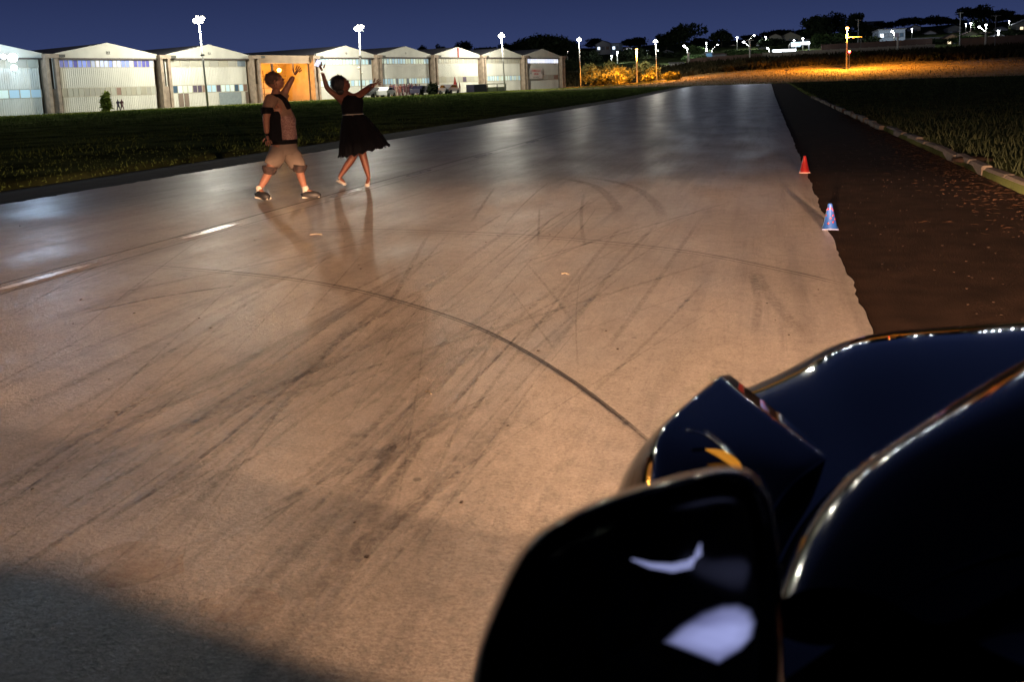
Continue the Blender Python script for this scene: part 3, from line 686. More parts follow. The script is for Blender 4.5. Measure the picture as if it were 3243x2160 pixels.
mw = mat('white_house_wall', (.5, .5, .5), .8, var=.1); mc = mat('cream_house_wall', (.5, .46, .34), .8, var=.1); mb_ = mat('blue_grey_house_wall', (.32, .38, .46), .8, var=.1)
mo = mat('orange_house_wall', (.6, .4, .22), .8); rt = mat('tile_roof', (.10, .06, .05), .8, var=.2); rg = mat('grey_roof', (.16, .16, .17), .7, var=.2); mg = mat('grey_house_wall', (.2, .2, .2), .8, var=.15)
M['win_lit'] = emit('lit_window', (1, .8, .5), 1.5); M['win_cool'] = emit('cool_lit_window', (.7, .85, 1), 2.)
house(1888, 1935, 128, 330, 'small white house with a cool lit window left of the town', mw, rg, lit=M['win_cool'])
house(1938, 1962, 135, 320, 'bluish house beside the small white house', mb_, rg, 'flat', lit=M['win_cool'], wins=2)
house(2075, 2150, 158, 290, 'low house with a pale grey roof left of the brightest town lamp', mg, rg)
house(2180, 2240, 162, 262, 'dark low house behind the lamps above the brown wall', mg, rg, 'flat')
house(2236, 2254, 164, 246, 'small blue container standing on the bank wall', mat('blue_sheet', (.12, .3, .5), .6), rg, 'flat', dep=3, wins=1, name='container')
house(2256, 2300, 168, 255, 'dark shed beside the blue container', mg, rt, 'flat')
house(2300, 2352, 176, 246, 'low shed with a pale flat roof left of the forked street lamp', mc, rg, 'flat', wins=2)
house(2436, 2474, 106, 340, 'left gabled cream house high above the petrol station', mc, rt); house(2470, 2535, 100, 345, 'right gabled cream house high above the petrol station', mc, rt)
house(2360, 2470, 148, 300, 'long dark house with a grey roof below the gabled houses', mg, rg, wins=5)
house(2540, 2562, 122, 300, 'blue-grey house behind the white sign arm', mb_, rt, 'flat', wins=2)
house(2735, 2795, 66, 420, 'far square apartment block on the skyline right of the orange lamp', mg, rg, 'flat', wins=4)
bh = house(2780, 2864, 90, 262, 'blue-grey warehouse with lit front windows right of the orange street lamp', mb_, rg, 'flat', dep=14, wins=5, lit=M['win_cool'])
house(2866, 3000, 118, 268, 'long low shed with a grey roof right of the blue-grey warehouse', mg, rg, 'flat', wins=6)
house(2990, 3036, 108, 258, 'small house with an orange lit wall near the right', mo, rt, lit=M['win_lit'], wins=2)
house(3000, 3040, 80, 330, 'pale roofed house above the small orange house', mg, rg)
house(3120, 3200, 108, 262, 'long house with a pale roof edge right of the forked lamp', mg, rg, wins=4)
house(3198, 3290, 112, 258, 'grey hall with a low arched roof at the right edge', mw, rg, wins=3)
house(3215, 3290, 58, 320, 'cream house high at the right edge', mc, rg, lit=M['win_lit'])
house(2880, 2912, 78, 360, 'small pale house with a steep roof above the warehouse', mw, rt); house(2700, 2750, 130, 262, 'dark house behind the orange street lamp', mg, rg, 'flat')
for q in [(2120,2162,196,225,'small pale hut below the brightest white street lamp',mw,rg,'flat',2),(2560,2620,138,285,'pale house half hidden behind the grey-green tree',mc,rt,'gable',2),(2640,2676,142,262,'small grey house left of the orange street lamp pole',mg,rg,'flat',1),
          (2926,2962,96,330,'pale gabled house above the long low shed',mw,rt,'gable',2),(3050,3092,98,300,'cream house below the star shaped lamps',mc,rt,'gable',2),(3150,3186,84,320,'white house under the trees between two lamps at the right',mw,rg,'gable',2),
          (2300,2345,140,330,'cream house beside the isolated dark tree',mc,rt,'gable',2),(1975,2006,148,300,'pale house left of the fifth floodlight pole',mw,rt,'gable',2),(2395,2432,132,320,'white house under the middle roof line lamp',mw,rt,'gable',2)]:
    house(*q[:5], q[5], q[6], q[7], wins=q[8], lit=M['win_lit'] if q[0] % 4 else M['win_cool'])
# petrol station
ps = Tp(2482, 245); k = 245/F
t = empty('petrol_station', ps, 'glowing white and blue canopy of a petrol station above the boundary wall', 'petrol station')
zc = D(2482, 166, 245).z-ps.z
MB().box(-3.0, 3.2, -.3, 5, zc-.9, zc+.9).build('canopy', emit('lit_canopy', (.80, .92, 1), 5), t)
MB().box(-4.8, -3.01, 0, 5, zc-1.5, zc+.2).box(3.21, 5, 0, 5, zc-1.5, zc+.2).build('side_fascia', emit('blue_fascia', (.10, .32, .8), .6), t)
for x_ in (-2.4, 2.6): MB().box(x_-.2, x_+.2, 1, 1.4, -1, zc-.9).build('column', mw, t)
lamp(ps+Vector((0, -1, zc-1.4)), 1200, (.6, .8, 1), .5)
sg = Tp(2520, 250); t = empty('shop_sign', sg, 'pale blue sign board with large letters above the petrol station', 'sign')
z1 = D(2515, 132, 250).z-sg.z; z2 = D(2515, 147, 250).z-sg.z
MB().box(-1.3, 1.3, 0, .2, z2, z1).build('board', emit('sign_face', (.14, .34, .6), .9), t)
MB().box(-.1, .1, .05, .2, -1, z2-.01).build('post', M['pole'], t); text('GEL', 1.15, emit('sign_letters', (.7, .9, 1), 1.6), t, (0, -.02, z2+.25))
MB().box(1.3, 3.7, -.1, .2, z1-.8, z1-.1).build('light_box', emit('white_sign_box', (.9, .96, 1), 6), t); MB().box(3.3, 3.65, .25, .5, -1, z1-.1).build('post', mw, t)
# street lamps
def slamp(px, py, Y, bpy_, label, col='w', r=.3, arm=0, power=250, group='white street lamps in the town', name='street_lamp', pm='conc_pole'):
    p = D(px, py, Y); cols = {'w': ('lamp_white', (.85, .93, 1)), 'o': ('lamp_sodium', (1, .34, .035)), 'r': ('lamp_red', (1, .05, .05))}[col]
    b = Vector((p.x+arm, Y, T(p.x+arm, Y))); t = empty(name, b, label, 'street lamp', group)
    q = p-b
    mb = MB().tube([(0, 0, -.3), (0, 0, q.z-1.0*abs(arm)*.8), tuple(q+Vector((0, 0, .1)))], [.16, .12, .06], 8); mb.build('pole', M[pm], t, True)
    MB().prism([(-.35, .0), (.35, .0), (.25, .16), (-.25, .16)], -.15, .15).build('hood', M['housing'], t, loc=q+Vector((0, 0, r*.55)))
    MB().sphere((0, 0, 0), r, 10, 7, (1, 1, .7)).build('bulb', M[cols[0]], t, True, loc=q)
    if power: lamp(p+Vector((0, -.3, -r-.15)), power, cols[1], .15, kind='SPOT' if col == 'o' else 'POINT')
    return t
slamp(2683, 88, 190, 246, 'tall orange street lamp with a crossarm over the orange lit slope', 'o', .34, -.0, 95000, 'orange sodium lamps', pm='pole')
slamp(2016, 156, 187, 272, 'orange street lamp rising from the glowing bushes', 'o', .26, 0, 80000, 'orange sodium lamps', pm='pole')
pc = D(2683, 117, 190); MB().box(-.3, 2.9, -.06, .06, -.06, .06).build('crossarm', M['pole'], [o for o in bpy.data.objects if o.name.startswith('street_lamp')][0], loc=Vector((0, 0, pc.z-T(pc.x, 190))))
rl = D(2690, 163, 188); t = empty('signal_light', (rl.x, 188, T(rl.x, 188)), 'red warning light on a short post beside the orange street lamp', 'signal light')
MB().tube([(0, 0, -.3), (0, 0, rl.z-t.location.z)], .05, 6).build('post', M['pole'], t); MB().sphere((0, 0, rl.z-t.location.z), .26, 10, 7).build('bulb', M['lamp_red'], t, True); lamp(rl+Vector((0, -.4, 0)), 25, (1, .05, .05), .1)
LM = [(2167,145,232,'brightest white street lamp left of the isolated dark tree',.55,.9,900),(2237,134,262,'small lamp above the pair at the left of the town',.22,0,60),(2238,153,262,'small low lamp next to the lime green bush',.26,0,220),(2272,141,262,'street lamp on a bent arm above the blue container',.3,-1.6,200),
      (2334,118,300,'left one of the three lamps on the roof line',.42,0,200),(2388,111,300,'double headed lamp at the middle of the roof line',.5,-1.6,300),(2425,116,300,'right one of the three lamps on the roof line',.32,0,200),(2355,132,232,'lamp on the forked pole left of the petrol station',.42,1.6,500),
      (2431,152,240,'lamp just left of the petrol station canopy',.34,.5,150),(2515,127,270,'oval lamp above the blue sign',.34,-1.5,150),(2543,121,272,'lamp right above the white sign arm',.42,0,200),(2537,169,236,'first of the three low lamps right of the petrol station',.46,0,300),(2566,171,236,'second of the three low lamps right of the petrol station',.40,0,300),(2583,171,236,'third of the three low lamps right of the petrol station',.36,0,300),
      (2759,137,262,'small lone lamp behind the crossarm of the orange lamp',.28,0,60),(2825,98,250,'lamp in front of the lit blue-grey warehouse',.42,.6,500),(2888,91,300,'small lamp over the long low shed',.30,0,100),(3059,76,320,'tiny lamp left of the star shaped lamps',.26,0,60),
      (3075,73,300,'leftmost of the star shaped lamps at the right',.42,0,250),(3101,84,232,'lamp on the left arm of the tall forked pole at the right',.38,1.5,300),(3123,78,260,'lamp directly over the tall forked pole at the right',.44,0,300),(3162,97,240,'bluish lamp right of the tall forked pole',.42,0,400),(3196,66,330,'small lamp beneath the trees near the right edge',.34,0,100),
      (1797,161,300,'small lamp on the dark hillside right of the fourth floodlight pole',.26,0,40),(1937,176,260,'lower of the two lamps by the small white house',.42,0,300),(1955,164,262,'upper of the two lamps by the small white house',.38,0,300),(1993,158,300,'small lamp left of the fifth floodlight pole',.28,0,60),(2084,159,300,'small lamp right of the fifth floodlight pole',.26,0,60),(2050,162,290,'dim lamp behind the fifth floodlight pole',.24,0,60)]
for px, py, Y, lab, r, arm, pw in LM: slamp(px, py, Y, 0, lab, 'w', r*.62, arm, pw*4.)
# bare poles
def barepole(px, bpy_, tpy, Y, label, r=.09, arm=0, cat='utility pole', m='housing'):
    b = Tp(px, Y); z = D(px, tpy, Y).z; t = empty('utility_pole', b, label, cat, 'bare poles')
    MB().tube([(0, 0, -.5), (0, 0, z-b.z)], r, 7).build('pole', M[m], t)
    MB().box(-.7-arm, .7+arm, -.06, .06, z-b.z-.25, z-b.z-.12).build('crossarm', M[m], t)
barepole(2490, 255, 218, 150, 'thin dark post standing at the edge of the field right of the runway end', .045, -.45, 'post')
barepole(2716, 175, 60, 240, 'tall thin pole behind the crossarm of the orange lamp', .1)
barepole(3036, 140, 38, 245, 'tallest thin mast in front of the right skyline trees', .1)
barepole(3148, 210, 46, 222, 'thin pole with a small crossarm near the right edge', .09, .4)
barepole(2725, 160, 122, 236, 'short pole right of the orange street lamp', .12)
barepole(3118, 165, 100, 226, 'stout pale pole of the forked lamps at the right', .22, .6, m='conc_pole')
barepole(2841, 178, 116, 226, 'stout pale pole in front of the lit warehouse', .2, -.2, m='conc_pole')
barepole(2181, 212, 165, 226, 'stout pale pole under the brightest white street lamp', .2, -.2, m='conc_pole')
barepole(2375, 195, 124, 226, 'stout pale pole of the forked lamp left of the petrol station', .2, .3, m='conc_pole')
# small lamp post inside the light of second mast
sv = facade_pt(1148, 6); b = Vector((sv.x, sv.y, .3)); t = empty('signal_post', b, 'thin post with small round lamps in front of the hangar behind the woman', 'post')
MB().tube([(0, 0, 0), (0, 0, 3.6), (-.25, 0, 4.1)], .04, 6).build('post', M['pole'], t); MB().sphere((-.3, 0, 4.1), .18, 8, 6).sphere((.12, 0, 3.4), .13, 8, 6).build('lamp_globe', M['sheet_dk'], t, True)

# ------------------------------------------------------------------ parked cars, crowd, stall
def small_car(px, off, label, col, rz=0.3, sc_=1.):
    p = facade_pt(px, off); p.z = T(p.x, p.y)+.02
    t = empty('parked_car', p, label, 'car', 'cars parked before the hangars', RZ+rz)
    body = MB().prism([(-2.1,.35),(2.1,.35),(2.15,.75),(1.9,.88),(1.1,.95),(.5,1.38),(-.9,1.42),(-1.6,1.0),(-2.1,.92)], -.8, .8).build('body', mat('car_paint_'+label[:5].strip(), col, .25, coat=.6), t)
    g_ = MB().prism([(1.0,.97),(.48,1.33),(-.85,1.36),(-1.4,1.02)], -.82, .82).build('window', M['plastic'], t)
    for x_ in (-1.3, 1.3):
        for y_ in (-.78, .78): MB().tube([(0, -.1, 0), (0, .1, 0)], .32, 12).build('wheel', M['rubber'], t, loc=(x_, y_, .32))
small_car(1180, 7.5, 'black car partly behind the elbow of the dancing woman', (.02,.02,.025)); small_car(1222, 8, 'white car left of the crowd', (.7,.7,.7), .5)
small_car(1335, 7.5, 'dark blue car in front of the crowd', (.03,.03,.06)); small_car(1388, 8, 'white car right of the dark shrub', (.75,.75,.75), .4); small_car(1425, 7, 'silver grey car next to the closed red parasol', (.4,.38,.4))
def bake(o, subd=1):
    dg = bpy.context.evaluated_depsgraph_get(); me = bpy.data.meshes.new_from_object(o.evaluated_get(dg)); bpy.data.objects.remove(o); return me
def skin(pts, edges, root, sub=2):
    """pts: name -> (co, rx, ry)"""
    nm = list(pts); me = bpy.data.meshes.new('skin'); me.from_pydata([tuple(pts[k][0]) for k in nm], [(nm.index(a), nm.index(b)) for a, b in edges], [])
    o = bpy.data.objects.new('skin', me); sc.collection.objects.link(o)
    md = o.modifiers.new('s', 'SKIN'); md.use_smooth_shade = True
    if not me.skin_vertices: me.attributes
    for i, k in enumerate(nm):
        sv_ = me.skin_vertices[0].data[i]; r = pts[k][1]; sv_.radius = r if hasattr(r, '__len__') else (r, r); sv_.use_root = (k == root)
    if sub: m2 = o.modifiers.new('u', 'SUBSURF'); m2.levels = sub; m2.render_levels = sub
    bpy.context.view_layer.update()
    r = bake(o); r.polygons.foreach_set('use_smooth', [True]*len(r.polygons)); return r
def tiny_person(seed):
    random.seed(seed); a = random.uniform(.1, .35); up = random.choice((0, 0, 1))
    P = {'pel': ((0,0,.92), .13), 'chest': ((0,0,1.3), .15), 'neck': ((0,0,1.48), .05), 'head': ((0,0,1.62), .10), 'top': ((0,.0,1.7), .08),
         'ls': ((-.19,0,1.4), .06), 'le': ((-.3,.05,1.15), .045), 'lh': ((-.25,.2,.95 if not up else 1.35), .035), 'rs': ((.19,0,1.4), .06), 're': ((.3,.02,1.15), .045), 'rh': ((.28,.1,.92), .035),
         'lk': ((-.1-a*.3,.05,.5), .075), 'lf': ((-.12-a*.5,.0,.04), .05), 'rk': ((.1+a*.2,.05,.5), .075), 'rf': ((.12+a*.4,0,.04), .05)}
    return skin(P, [('pel','chest'),('chest','neck'),('neck','head'),('head','top'),('chest','ls'),('ls','le'),('le','lh'),('chest','rs'),('rs','re'),('re','rh'),('pel','lk'),('lk','lf'),('pel','rk'),('rk','rf')], 'pel', 1)
tp_ = [tiny_person(i) for i in range(3)]
pc_ = [mat('crowd_cloth', c_, .8) for c_ in ((.10,.03,.04),(.20,.07,.05),(.04,.03,.06),(.14,.05,.07),(.25,.14,.12),(.08,.05,.05))]
random.seed(11)
for i in range(24):
    px = 1238+i*4.6+random.uniform(-2, 2) if i < 18 else [1300,1322,1330,1448,1457,1245][i-18]
    p = facade_pt(px, random.uniform(3.0, 6.5)); p.z = T(p.x, p.y)+.02
    me = tp_[i % 3].copy(); me.materials.append(pc_[i % 6]); o = ob('person', me, None, None, p, True); o.scale = (1, 1, random.uniform(.95, 1.08)); o.rotation_euler = (0, 0, random.uniform(0, 6))
    tag(o, 'person in dark reddish clothes standing in the far crowd before the hangars' if i < 21 or i > 22 else 'person standing by the closed red parasol before the far hangars', 'person', 'crowd before the hangars' if i < 21 or i > 22 else 'pair by the red parasol')
for px in (371, 383):
    p = facade_pt(px, 3.5); p.z = .03; me = tp_[px % 3].copy(); me.materials.append(pc_[3] if px > 375 else pc_[2]); o = ob('person', me, None, None, p, True); o.scale = (.75, .75, .75)
    tag(o, 'left one of two small figures at the foot of the bannered hangar' if px < 375 else 'right one of two small figures at the foot of the bannered hangar', 'person')
p = facade_pt(1443, 5); t = empty('parasol', (p.x, p.y, T(p.x, p.y)), 'closed red parasol beside the silver grey car', 'parasol')
MB().tube([(0,0,0),(0,0,2.6)], .03, 6).build('pole', M['pole'], t); MB().tube([(0,0,1.0),(0,0,1.3),(0,0,2.6)], [.1,.32,.04], 8).build('canopy', mat('red_cloth', (.5,.05,.04), .8), t)
p = facade_pt(1518, 6); t = empty('container', (p.x, p.y, T(p.x, p.y)), 'low dark blue stall with a long pale counter before the far hangars', 'stall', rz=RZ)
MB().box(-2.2, 1.0, -.8, .8, 0, 1.3).build('cabin', mat('navy_panel', (.03,.03,.07), .6), t); MB().box(1.02, 6.2, -.8, .8, 1.25, 1.4).build('roof', M['sheet_dk'], t)
for x_ in (1.3, 3.8, 6.1): MB().box(x_-.05, x_+.05, -.75, -.65, 0, 1.248).build('post', M['housing'], t)
MB().box(1.3, 6.0, -.6, -.5, 0, .8).build('counter', M['sheet'], t)

# ------------------------------------------------------------------ traffic cones
def cone(px, py, top, label, c1, c2, spots):
    p = G(px, py); hgt = (py-top)/(py-(VPY+HS*(px-VPX)))*H
    t = empty('traffic_cone', (p.x, p.y, 0 if p.x < RX1 else -.0), label, 'traffic cone')
    t.location.z = .001
    me = MB(); k = 24; prof = [(.074*hgt/.25, .012), (.072*hgt/.25, .02), (.068*hgt/.25, .025), (.020*hgt/.25, hgt*.97), (.017*hgt/.25, hgt), (.011*hgt/.25, hgt), (.011*hgt/.25, hgt*.9)]
    for r, z in prof: me.v += [(r*math.cos(6.2832*j/k), r*math.sin(6.2832*j/k), z) for j in range(k)]
    for i in range(len(prof)-1): me.f += [(i*k+j, i*k+(j+1) % k, (i+1)*k+(j+1) % k, (i+1)*k+j) for j in range(k)]
    me.build('body', c1, t, True)
    b = .078*hgt/.25; MB().prism([(-b, 0), (b, 0), (b, .010), (-b, .010)], -b, b).build('base', c1, t)
    for (a, zf) in spots:
        z = hgt*zf; r = .068*hgt/.25+(.020-.068)*hgt/.25*(z-.025)/(hgt*.97-.025)+.001; s = MB().sphere((0, 0, 0), .011, 8, 5, (1, .3, 1)).build('spot', c2, t, True)
        s.location = (r*math.cos(a), r*math.sin(a), z); s.rotation_euler = (0, 0, a+math.pi/2)
cblue = mat('blue_plastic', (.008, .035, .15), .35, var=.15, scale=12); cred = mat('red_plastic', (.16, .008, .008), .35, var=.15, scale=12)
cone(2628, 724, 643, 'blue cone with red spots standing at the ragged runway edge', cblue, cred, [(-2.2,.8),(-1.2,.82),(-2.6,.55),(-1.5,.45),(-.9,.55),(-1.1,.3),(-1.9,.25),(-.7,.75),(-2.9,.75),(-.5,.4)])
cone(2548, 546, 492, 'small red cone farther along the runway edge', cred, cred, [])

# ------------------------------------------------------------------ dancers
class Stage:
    def __init__(s, px, py):
        s.o = G(px, py); s.n = Vector((s.o.x, s.o.y, 0)).normalized()
    def p(s, px, py, off=0.):
        v = Vector(ray(px, py)); t = (s.o.dot(s.n)+off)/Vector((v.x, v.y, 0)).dot(s.n); q = v*t; return Vector((q.x, q.y, H+q.z))-s.o
def sk_(st, d, edges, root, sub=2):
    g_ = 1.10 if len(d) > 6 else 1.32
    mul = lambda r: tuple(q*g_ for q in r) if hasattr(r, '__len__') else r*g_
    return skin({k: (st.p(v[0], v[1], v[2]), mul(v[3])) for k, v in d.items()}, edges, root, sub)
def hand(st, wx, wy, off, ang, curl, m, parent, L=.17, spread=.28, mir=1, px_m=215):
    """palm and five unequal fingers; ang: direction in the picture (deg, 0 = right, 90 = up)"""
    w = st.p(wx, wy, off); r = Vector((st.n.y, -st.n.x, 0)); up = Vector((0, 0, 1)); A = R_(ang)
    d = r*math.cos(A)+up*math.sin(A); s_ = (r*-math.sin(A)+up*math.cos(A))*mir; b = d.cross(s_)
    P = {'w': (w, .026), 'm': (w+d*.045, (.036, .02)), 'k': (w+d*.085, (.040, .018))}
    me = skin(P, [('w', 'm'), ('m', 'k')], 'w', 2); ob('palm', me, m, parent, smooth=True)
    for i, (f, ln) in enumerate(((-1.5, .070), (-.5, .082), (.5, .078), (1.5, .060))):
        dirf = (d+s_*f*spread*.5).normalized(); b0 = w+d*.07+s_*f*.019; q = {'a': (b0, .0105), 'b': (b0+dirf*ln*.5, .0095), 'c': (b0+dirf*ln*.5+(dirf+b*curl*.6).normalized()*ln*.3, .0085), 'd': (b0+dirf*ln*.5+(dirf+b*curl*.6).normalized()*ln*.3+(dirf+b*curl*1.4).normalized()*ln*.25, .007)}
        ob('finger', skin(q, [('a', 'b'), ('b', 'c'), ('c', 'd')], 'a', 1), m, parent, smooth=True)
    b0 = w+d*.03-s_*.03; th = (d*.7-s_*.8).normalized()
    ob('thumb', skin({'a': (b0, .014), 'b': (b0+th*.035, .012), 'c': (b0+th*.04+(th+d*.6).normalized()*.03, .009)}, [('a', 'b'), ('b', 'c')], 'a', 1), m, parent, smooth=True)
def face(st, cx, cy, off, r, ang, m, mh, parent, mlip, px_m):
    """profile head turned to the right of the picture, tilted up by ang: skull, jaw, nose, lips, eye, ear in one mesh plus hair"""
    c = st.p(cx, cy, off); rt_ = Vector((st.n.y, -st.n.x, 0)); up = Vector((0, 0, 1)); A = R_(ang)
    f = rt_*math.cos(A)+up*math.sin(A); u = -rt_*math.sin(A)+up*math.cos(A); s = f.cross(u)
    bm = bmesh.new(); bmesh.ops.create_uvsphere(bm, u_segments=36, v_segments=26, radius=1)
    for v in bm.verts:
        x, y, z = v.co       # x forward, y side, z up
        X = x*.98; Y_ = y*.76; Z = z*1.12
        if z < -.1: X = X*(1-.18*(-z-.1)) + .12*(-z) ; Y_ *= 1-.35*(-z-.1)
        if x > .5:
            X = min(X, .90+.04*z)
            X += .26*math.exp(-((z+.10)**2)/.016-(y**2)/.012)*(1 if x > 0 else 0)      # nose
            X += .10*math.exp(-((z+.42)**2)/.006-(y**2)/.05)+.08*math.exp(-((z+.54)**2)/.005-(y**2)/.04)  # lips
            X -= .10*math.exp(-((z-.12)**2)/.012-((abs(y)-.33)**2)/.02)                # eye sockets
            X += .06*math.exp(-((z-.28)**2)/.01-(y**2)/.2)                             # brow
            X += .12*math.exp(-((z+.80)**2)/.03-(y**2)/.06)                            # chin
        v.co = (c+(f*X+s*Y_+u*Z)*r)-Vector((0, 0, 0))
    me = bpy.data.meshes.new('head'); bm.to_mesh(me); bm.free(); ob('head', me, m, parent, smooth=True)
    for sd in (-1, 1):
        e_ = MB(); e_.sphere((0, 0, 0), .018, 10, 6); o = e_.build('ear', m, parent, True); o.location = c+(s*.76*sd+f*-.05+u*-.02)*r; o.scale = (1, 1, 1.7)
        o = MB().sphere((0, 0, 0), .0115, 8, 6).build('eye', mat('eye', (.5, .48, .45), .2), parent, True); o.location = c+(f*.79+s*.33*sd+u*.12)*r
    MB().tube([tuple(c+(f*.90+s*-.22+u*-.485)*r), tuple(c+(f*.99+u*-.48)*r), tuple(c+(f*.90+s*.22+u*-.485)*r)], .0045, 6).build('mouth', mlip, parent)
    return c, f, u, s
# --- man
ms = Stage(893, 626); man = empty('person', ms.o, 'dancing man in tan shirt, flowered panel and pale shorts reaching one arm forward', 'person')
skin_m = mat('tan_skin', (.23, .105, .07), .55, var=.1, scale=20); hair_m = mat('brown_hair', (.075, .045, .035), .8, bump=.6, scale=60)
E1 = [('hip','waist'),('waist','chest'),('chest','neck'),('neck','jaw'),('chest','ls'),('ls','le'),('le','lw'),('chest','rs'),('rs','re'),('re','rw'),('hip','lh'),('lh','lk'),('lk','lc'),('lc','la'),('la','lt'),('hip','rh'),('rh','rk'),('rk','rc'),('rc','ra'),('ra','rt')]
J = {'hip': (896,448,0,(.115,.085)), 'waist': (890,405,0,(.125,.095)), 'chest': (876,338,0,(.145,.10)), 'neck': (872,297,0,.055), 'jaw': (876,275,0,.055),
     'ls': (856,318,-.17,.062), 'le': (842,372,-.25,.047), 'lw': (845,425,-.22,.032), 'rs': (894,316,.14,.06), 're': (902,290,.16,.048), 'rw': (930,240,.12,.031),
     'lh': (880,470,-.07,.08), 'lk': (856,533,-.12,.062), 'lc': (842,563,-.12,.055), 'la': (821,600,-.12,.034), 'lt': (843,621,-.24,.026),
     'rh': (914,472,.03,.066), 'rk': (947,532,-.02,.062), 'rc': (954,562,-.08,.055), 'ra': (967,601,-.16,.034), 'rt': (1003,616,-.20,.026)}
ob('body', sk_(ms, J, E1, 'hip'), skin_m, man, smooth=True)
face(ms, 871, 257, 0, .115, 18, skin_m, hair_m, man, mat('lips', (.3, .1, .09), .5), 225)
hc = ms.p(868, 253, 0); bm = MB().sphere((0, 0, 0), .125, 24, 16, (1, .9, 1)); o = bm.build('hair', hair_m, man, True); o.location = hc+Vector((-.035, -.02, .03))
o.location = ms.p(864, 250, 0); o.scale = (.86, .86, .86)
def curls(o_, r_, m_, par, n_=900):
    d_ = rng.normal(0, 1, (n_, 3)); d_ /= np.linalg.norm(d_, axis=1)[:, None]
    c_ = ob('hair_curls', leaf_mesh('hair_curls', d_*r_*rng.uniform(.97, 1.10, (n_, 1)), .014), m_, par); c_.location = o_.location; c_.scale = o_.scale
curls(o, .125, hair_m, man)
hand(ms, 932, 237, .12, 52, .3, skin_m, man, mir=-1); hand(ms, 845, 428, -.22, -80, .5, skin_m, man)
shirt = mat('tan_shirt', (.20, .12, .085), .8, var=.12, scale=9, bump=.3)
dark = mat('black_cloth', (.004, .004, .006), .9, spec=.15, bump=.3, scale=20)
def floral():
    m = mat('flowered_cloth', (.40, .23, .19), .8); n = m.node_tree; t = n.nodes.new('ShaderNodeTexCoord'); v = n.nodes.new('ShaderNodeTexVoronoi'); v.inputs['Scale'].default_value = 13
    z = n.nodes.new('ShaderNodeTexNoise'); z.inputs['Scale'].default_value = 10; mx = n.nodes.new('ShaderNodeVectorMath'); mx.operation = 'ADD'
    n.links.new(t.outputs['Object'], mx.inputs[0]); n.links.new(z.outputs[1], mx.inputs[1]); n.links.new(mx.outputs[0], v.inputs['Vector'])
    r = n.nodes.new('ShaderNodeValToRGB'); r.color_ramp.elements[0].color = (.62, .46, .42, 1); r.color_ramp.elements[1].color = (.10, .02, .02, 1); r.color_ramp.elements[0].position = .3; r.color_ramp.elements[1].position = .55
    n.links.new(v.outputs['Distance'], r.inputs[0]); n.links.new(r.outputs[0], n.nodes['Principled BSDF'].inputs['Base Color']); return m
def loft(name, st, rings, m, parent, n=28, wav=0):
    rt_ = Vector((st.n.y, -st.n.x, 0)); mb = MB()
    for (a, b, o_, rx_, ry_) in rings:
        c_ = st.p(a, b, o_)
        for j in range(n):
            g_ = 2*math.pi*j/n; w_ = 1+wav*math.sin(g_*5+b*.3)
            mb.v.append(tuple(c_+rt_*rx_*w_*math.cos(g_)+st.n*ry_*w_*math.sin(g_)))
    for i in range(len(rings)-1):
        for j in range(n): mb.f.append((i*n+j, i*n+(j+1) % n, (i+1)*n+(j+1) % n, (i+1)*n+j))
    return mb.build(name, m, parent, True)
def sleeve(name, st, pts_, m, parent):
    return MB().tube([st.p(a, b, o_) for a, b, o_, r in pts_], [r for *_, r in pts_], 18, False).build(name, m, parent, True)
loft('shirt', ms, [(872,300,0,.07,.07),(872,305,0,.115,.10),(874,312,0,.155,.12),(877,326,0,.17,.135),(881,345,0,.175,.145),(885,362,0,.19,.155),(889,380,0,.205,.16),(891,395,0,.205,.16)], shirt, man, wav=.02)
sleeve('sleeve', ms, [(861,312,-.13,.09),(853,328,-.19,.085),(849,345,-.22,.08)], shirt, man); sleeve('sleeve', ms, [(888,312,.10,.08),(897,304,.14,.075),(901,296,.15,.07)], shirt, man)
loft('collar', ms, [(871,297,0,.075,.075),(873,303,0,.105,.10),(875,307,0,.115,.105)], dark, man)
sleeve('shoulder_strap', ms, [(884,303,-.09,.028),(898,312,-.125,.032),(908,326,-.12,.036),(914,342,-.09,.036)], dark, man)
sleeve('sash', ms, [(846,342,-.23,.087),(847,362,-.245,.082)], dark, man)
loft('back_panel', ms, [(864,352,-.03,.135,.155),(868,372,-.03,.15,.165),(872,400,-.03,.145,.17),(877,446,-.03,.15,.165)], dark, man, wav=.02)
loft('flowered_panel', ms, [(902,366,-.055,.10,.13),(907,385,-.06,.12,.15),(910,412,-.06,.125,.155),(913,440,-.06,.125,.15)], floral(), man, wav=.03)
loft('belt', ms, [(896,436,-.01,.19,.165),(897,446,-.01,.195,.17),(898,455,-.01,.19,.16)], dark, man)
shorts = mat('pale_shorts', (.20, .155, .13), .85, var=.1, scale=8, bump=.3)
loft('shorts', ms, [(898,450,0,.175,.15),(898,462,0,.185,.155),(898,480,0,.20,.16),(898,489,0,.19,.15)], shorts, man, wav=.015)
sleeve('shorts_leg', ms, [(884,476,-.05,.125),(873,500,-.09,.125),(862,522,-.115,.112),(858,533,-.12,.106)], shorts, man); sleeve('shorts_leg', ms, [(912,476,.03,.128),(929,500,.01,.130),(941,520,.0,.116),(944,530,-.01,.106)], shorts, man)
for q in ((854, 538, -.12), (948, 533, -.03)):
    sleeve('knee_pad', ms, [(q[0]+1, q[1]-12, q[2]-.01, .108), (q[0], q[1], q[2]-.01, .10), (q[0]-1, q[1]+9, q[2], .082)], mat('patterned_knee_pad', (.07, .04, .035), .8, var=1, scale=14, col2=(.008, .006, .008)), man)
white = mat('white_sock', (.45, .42, .38), .85); shoe = mat('black_shoe', (.012, .012, .015), .6)
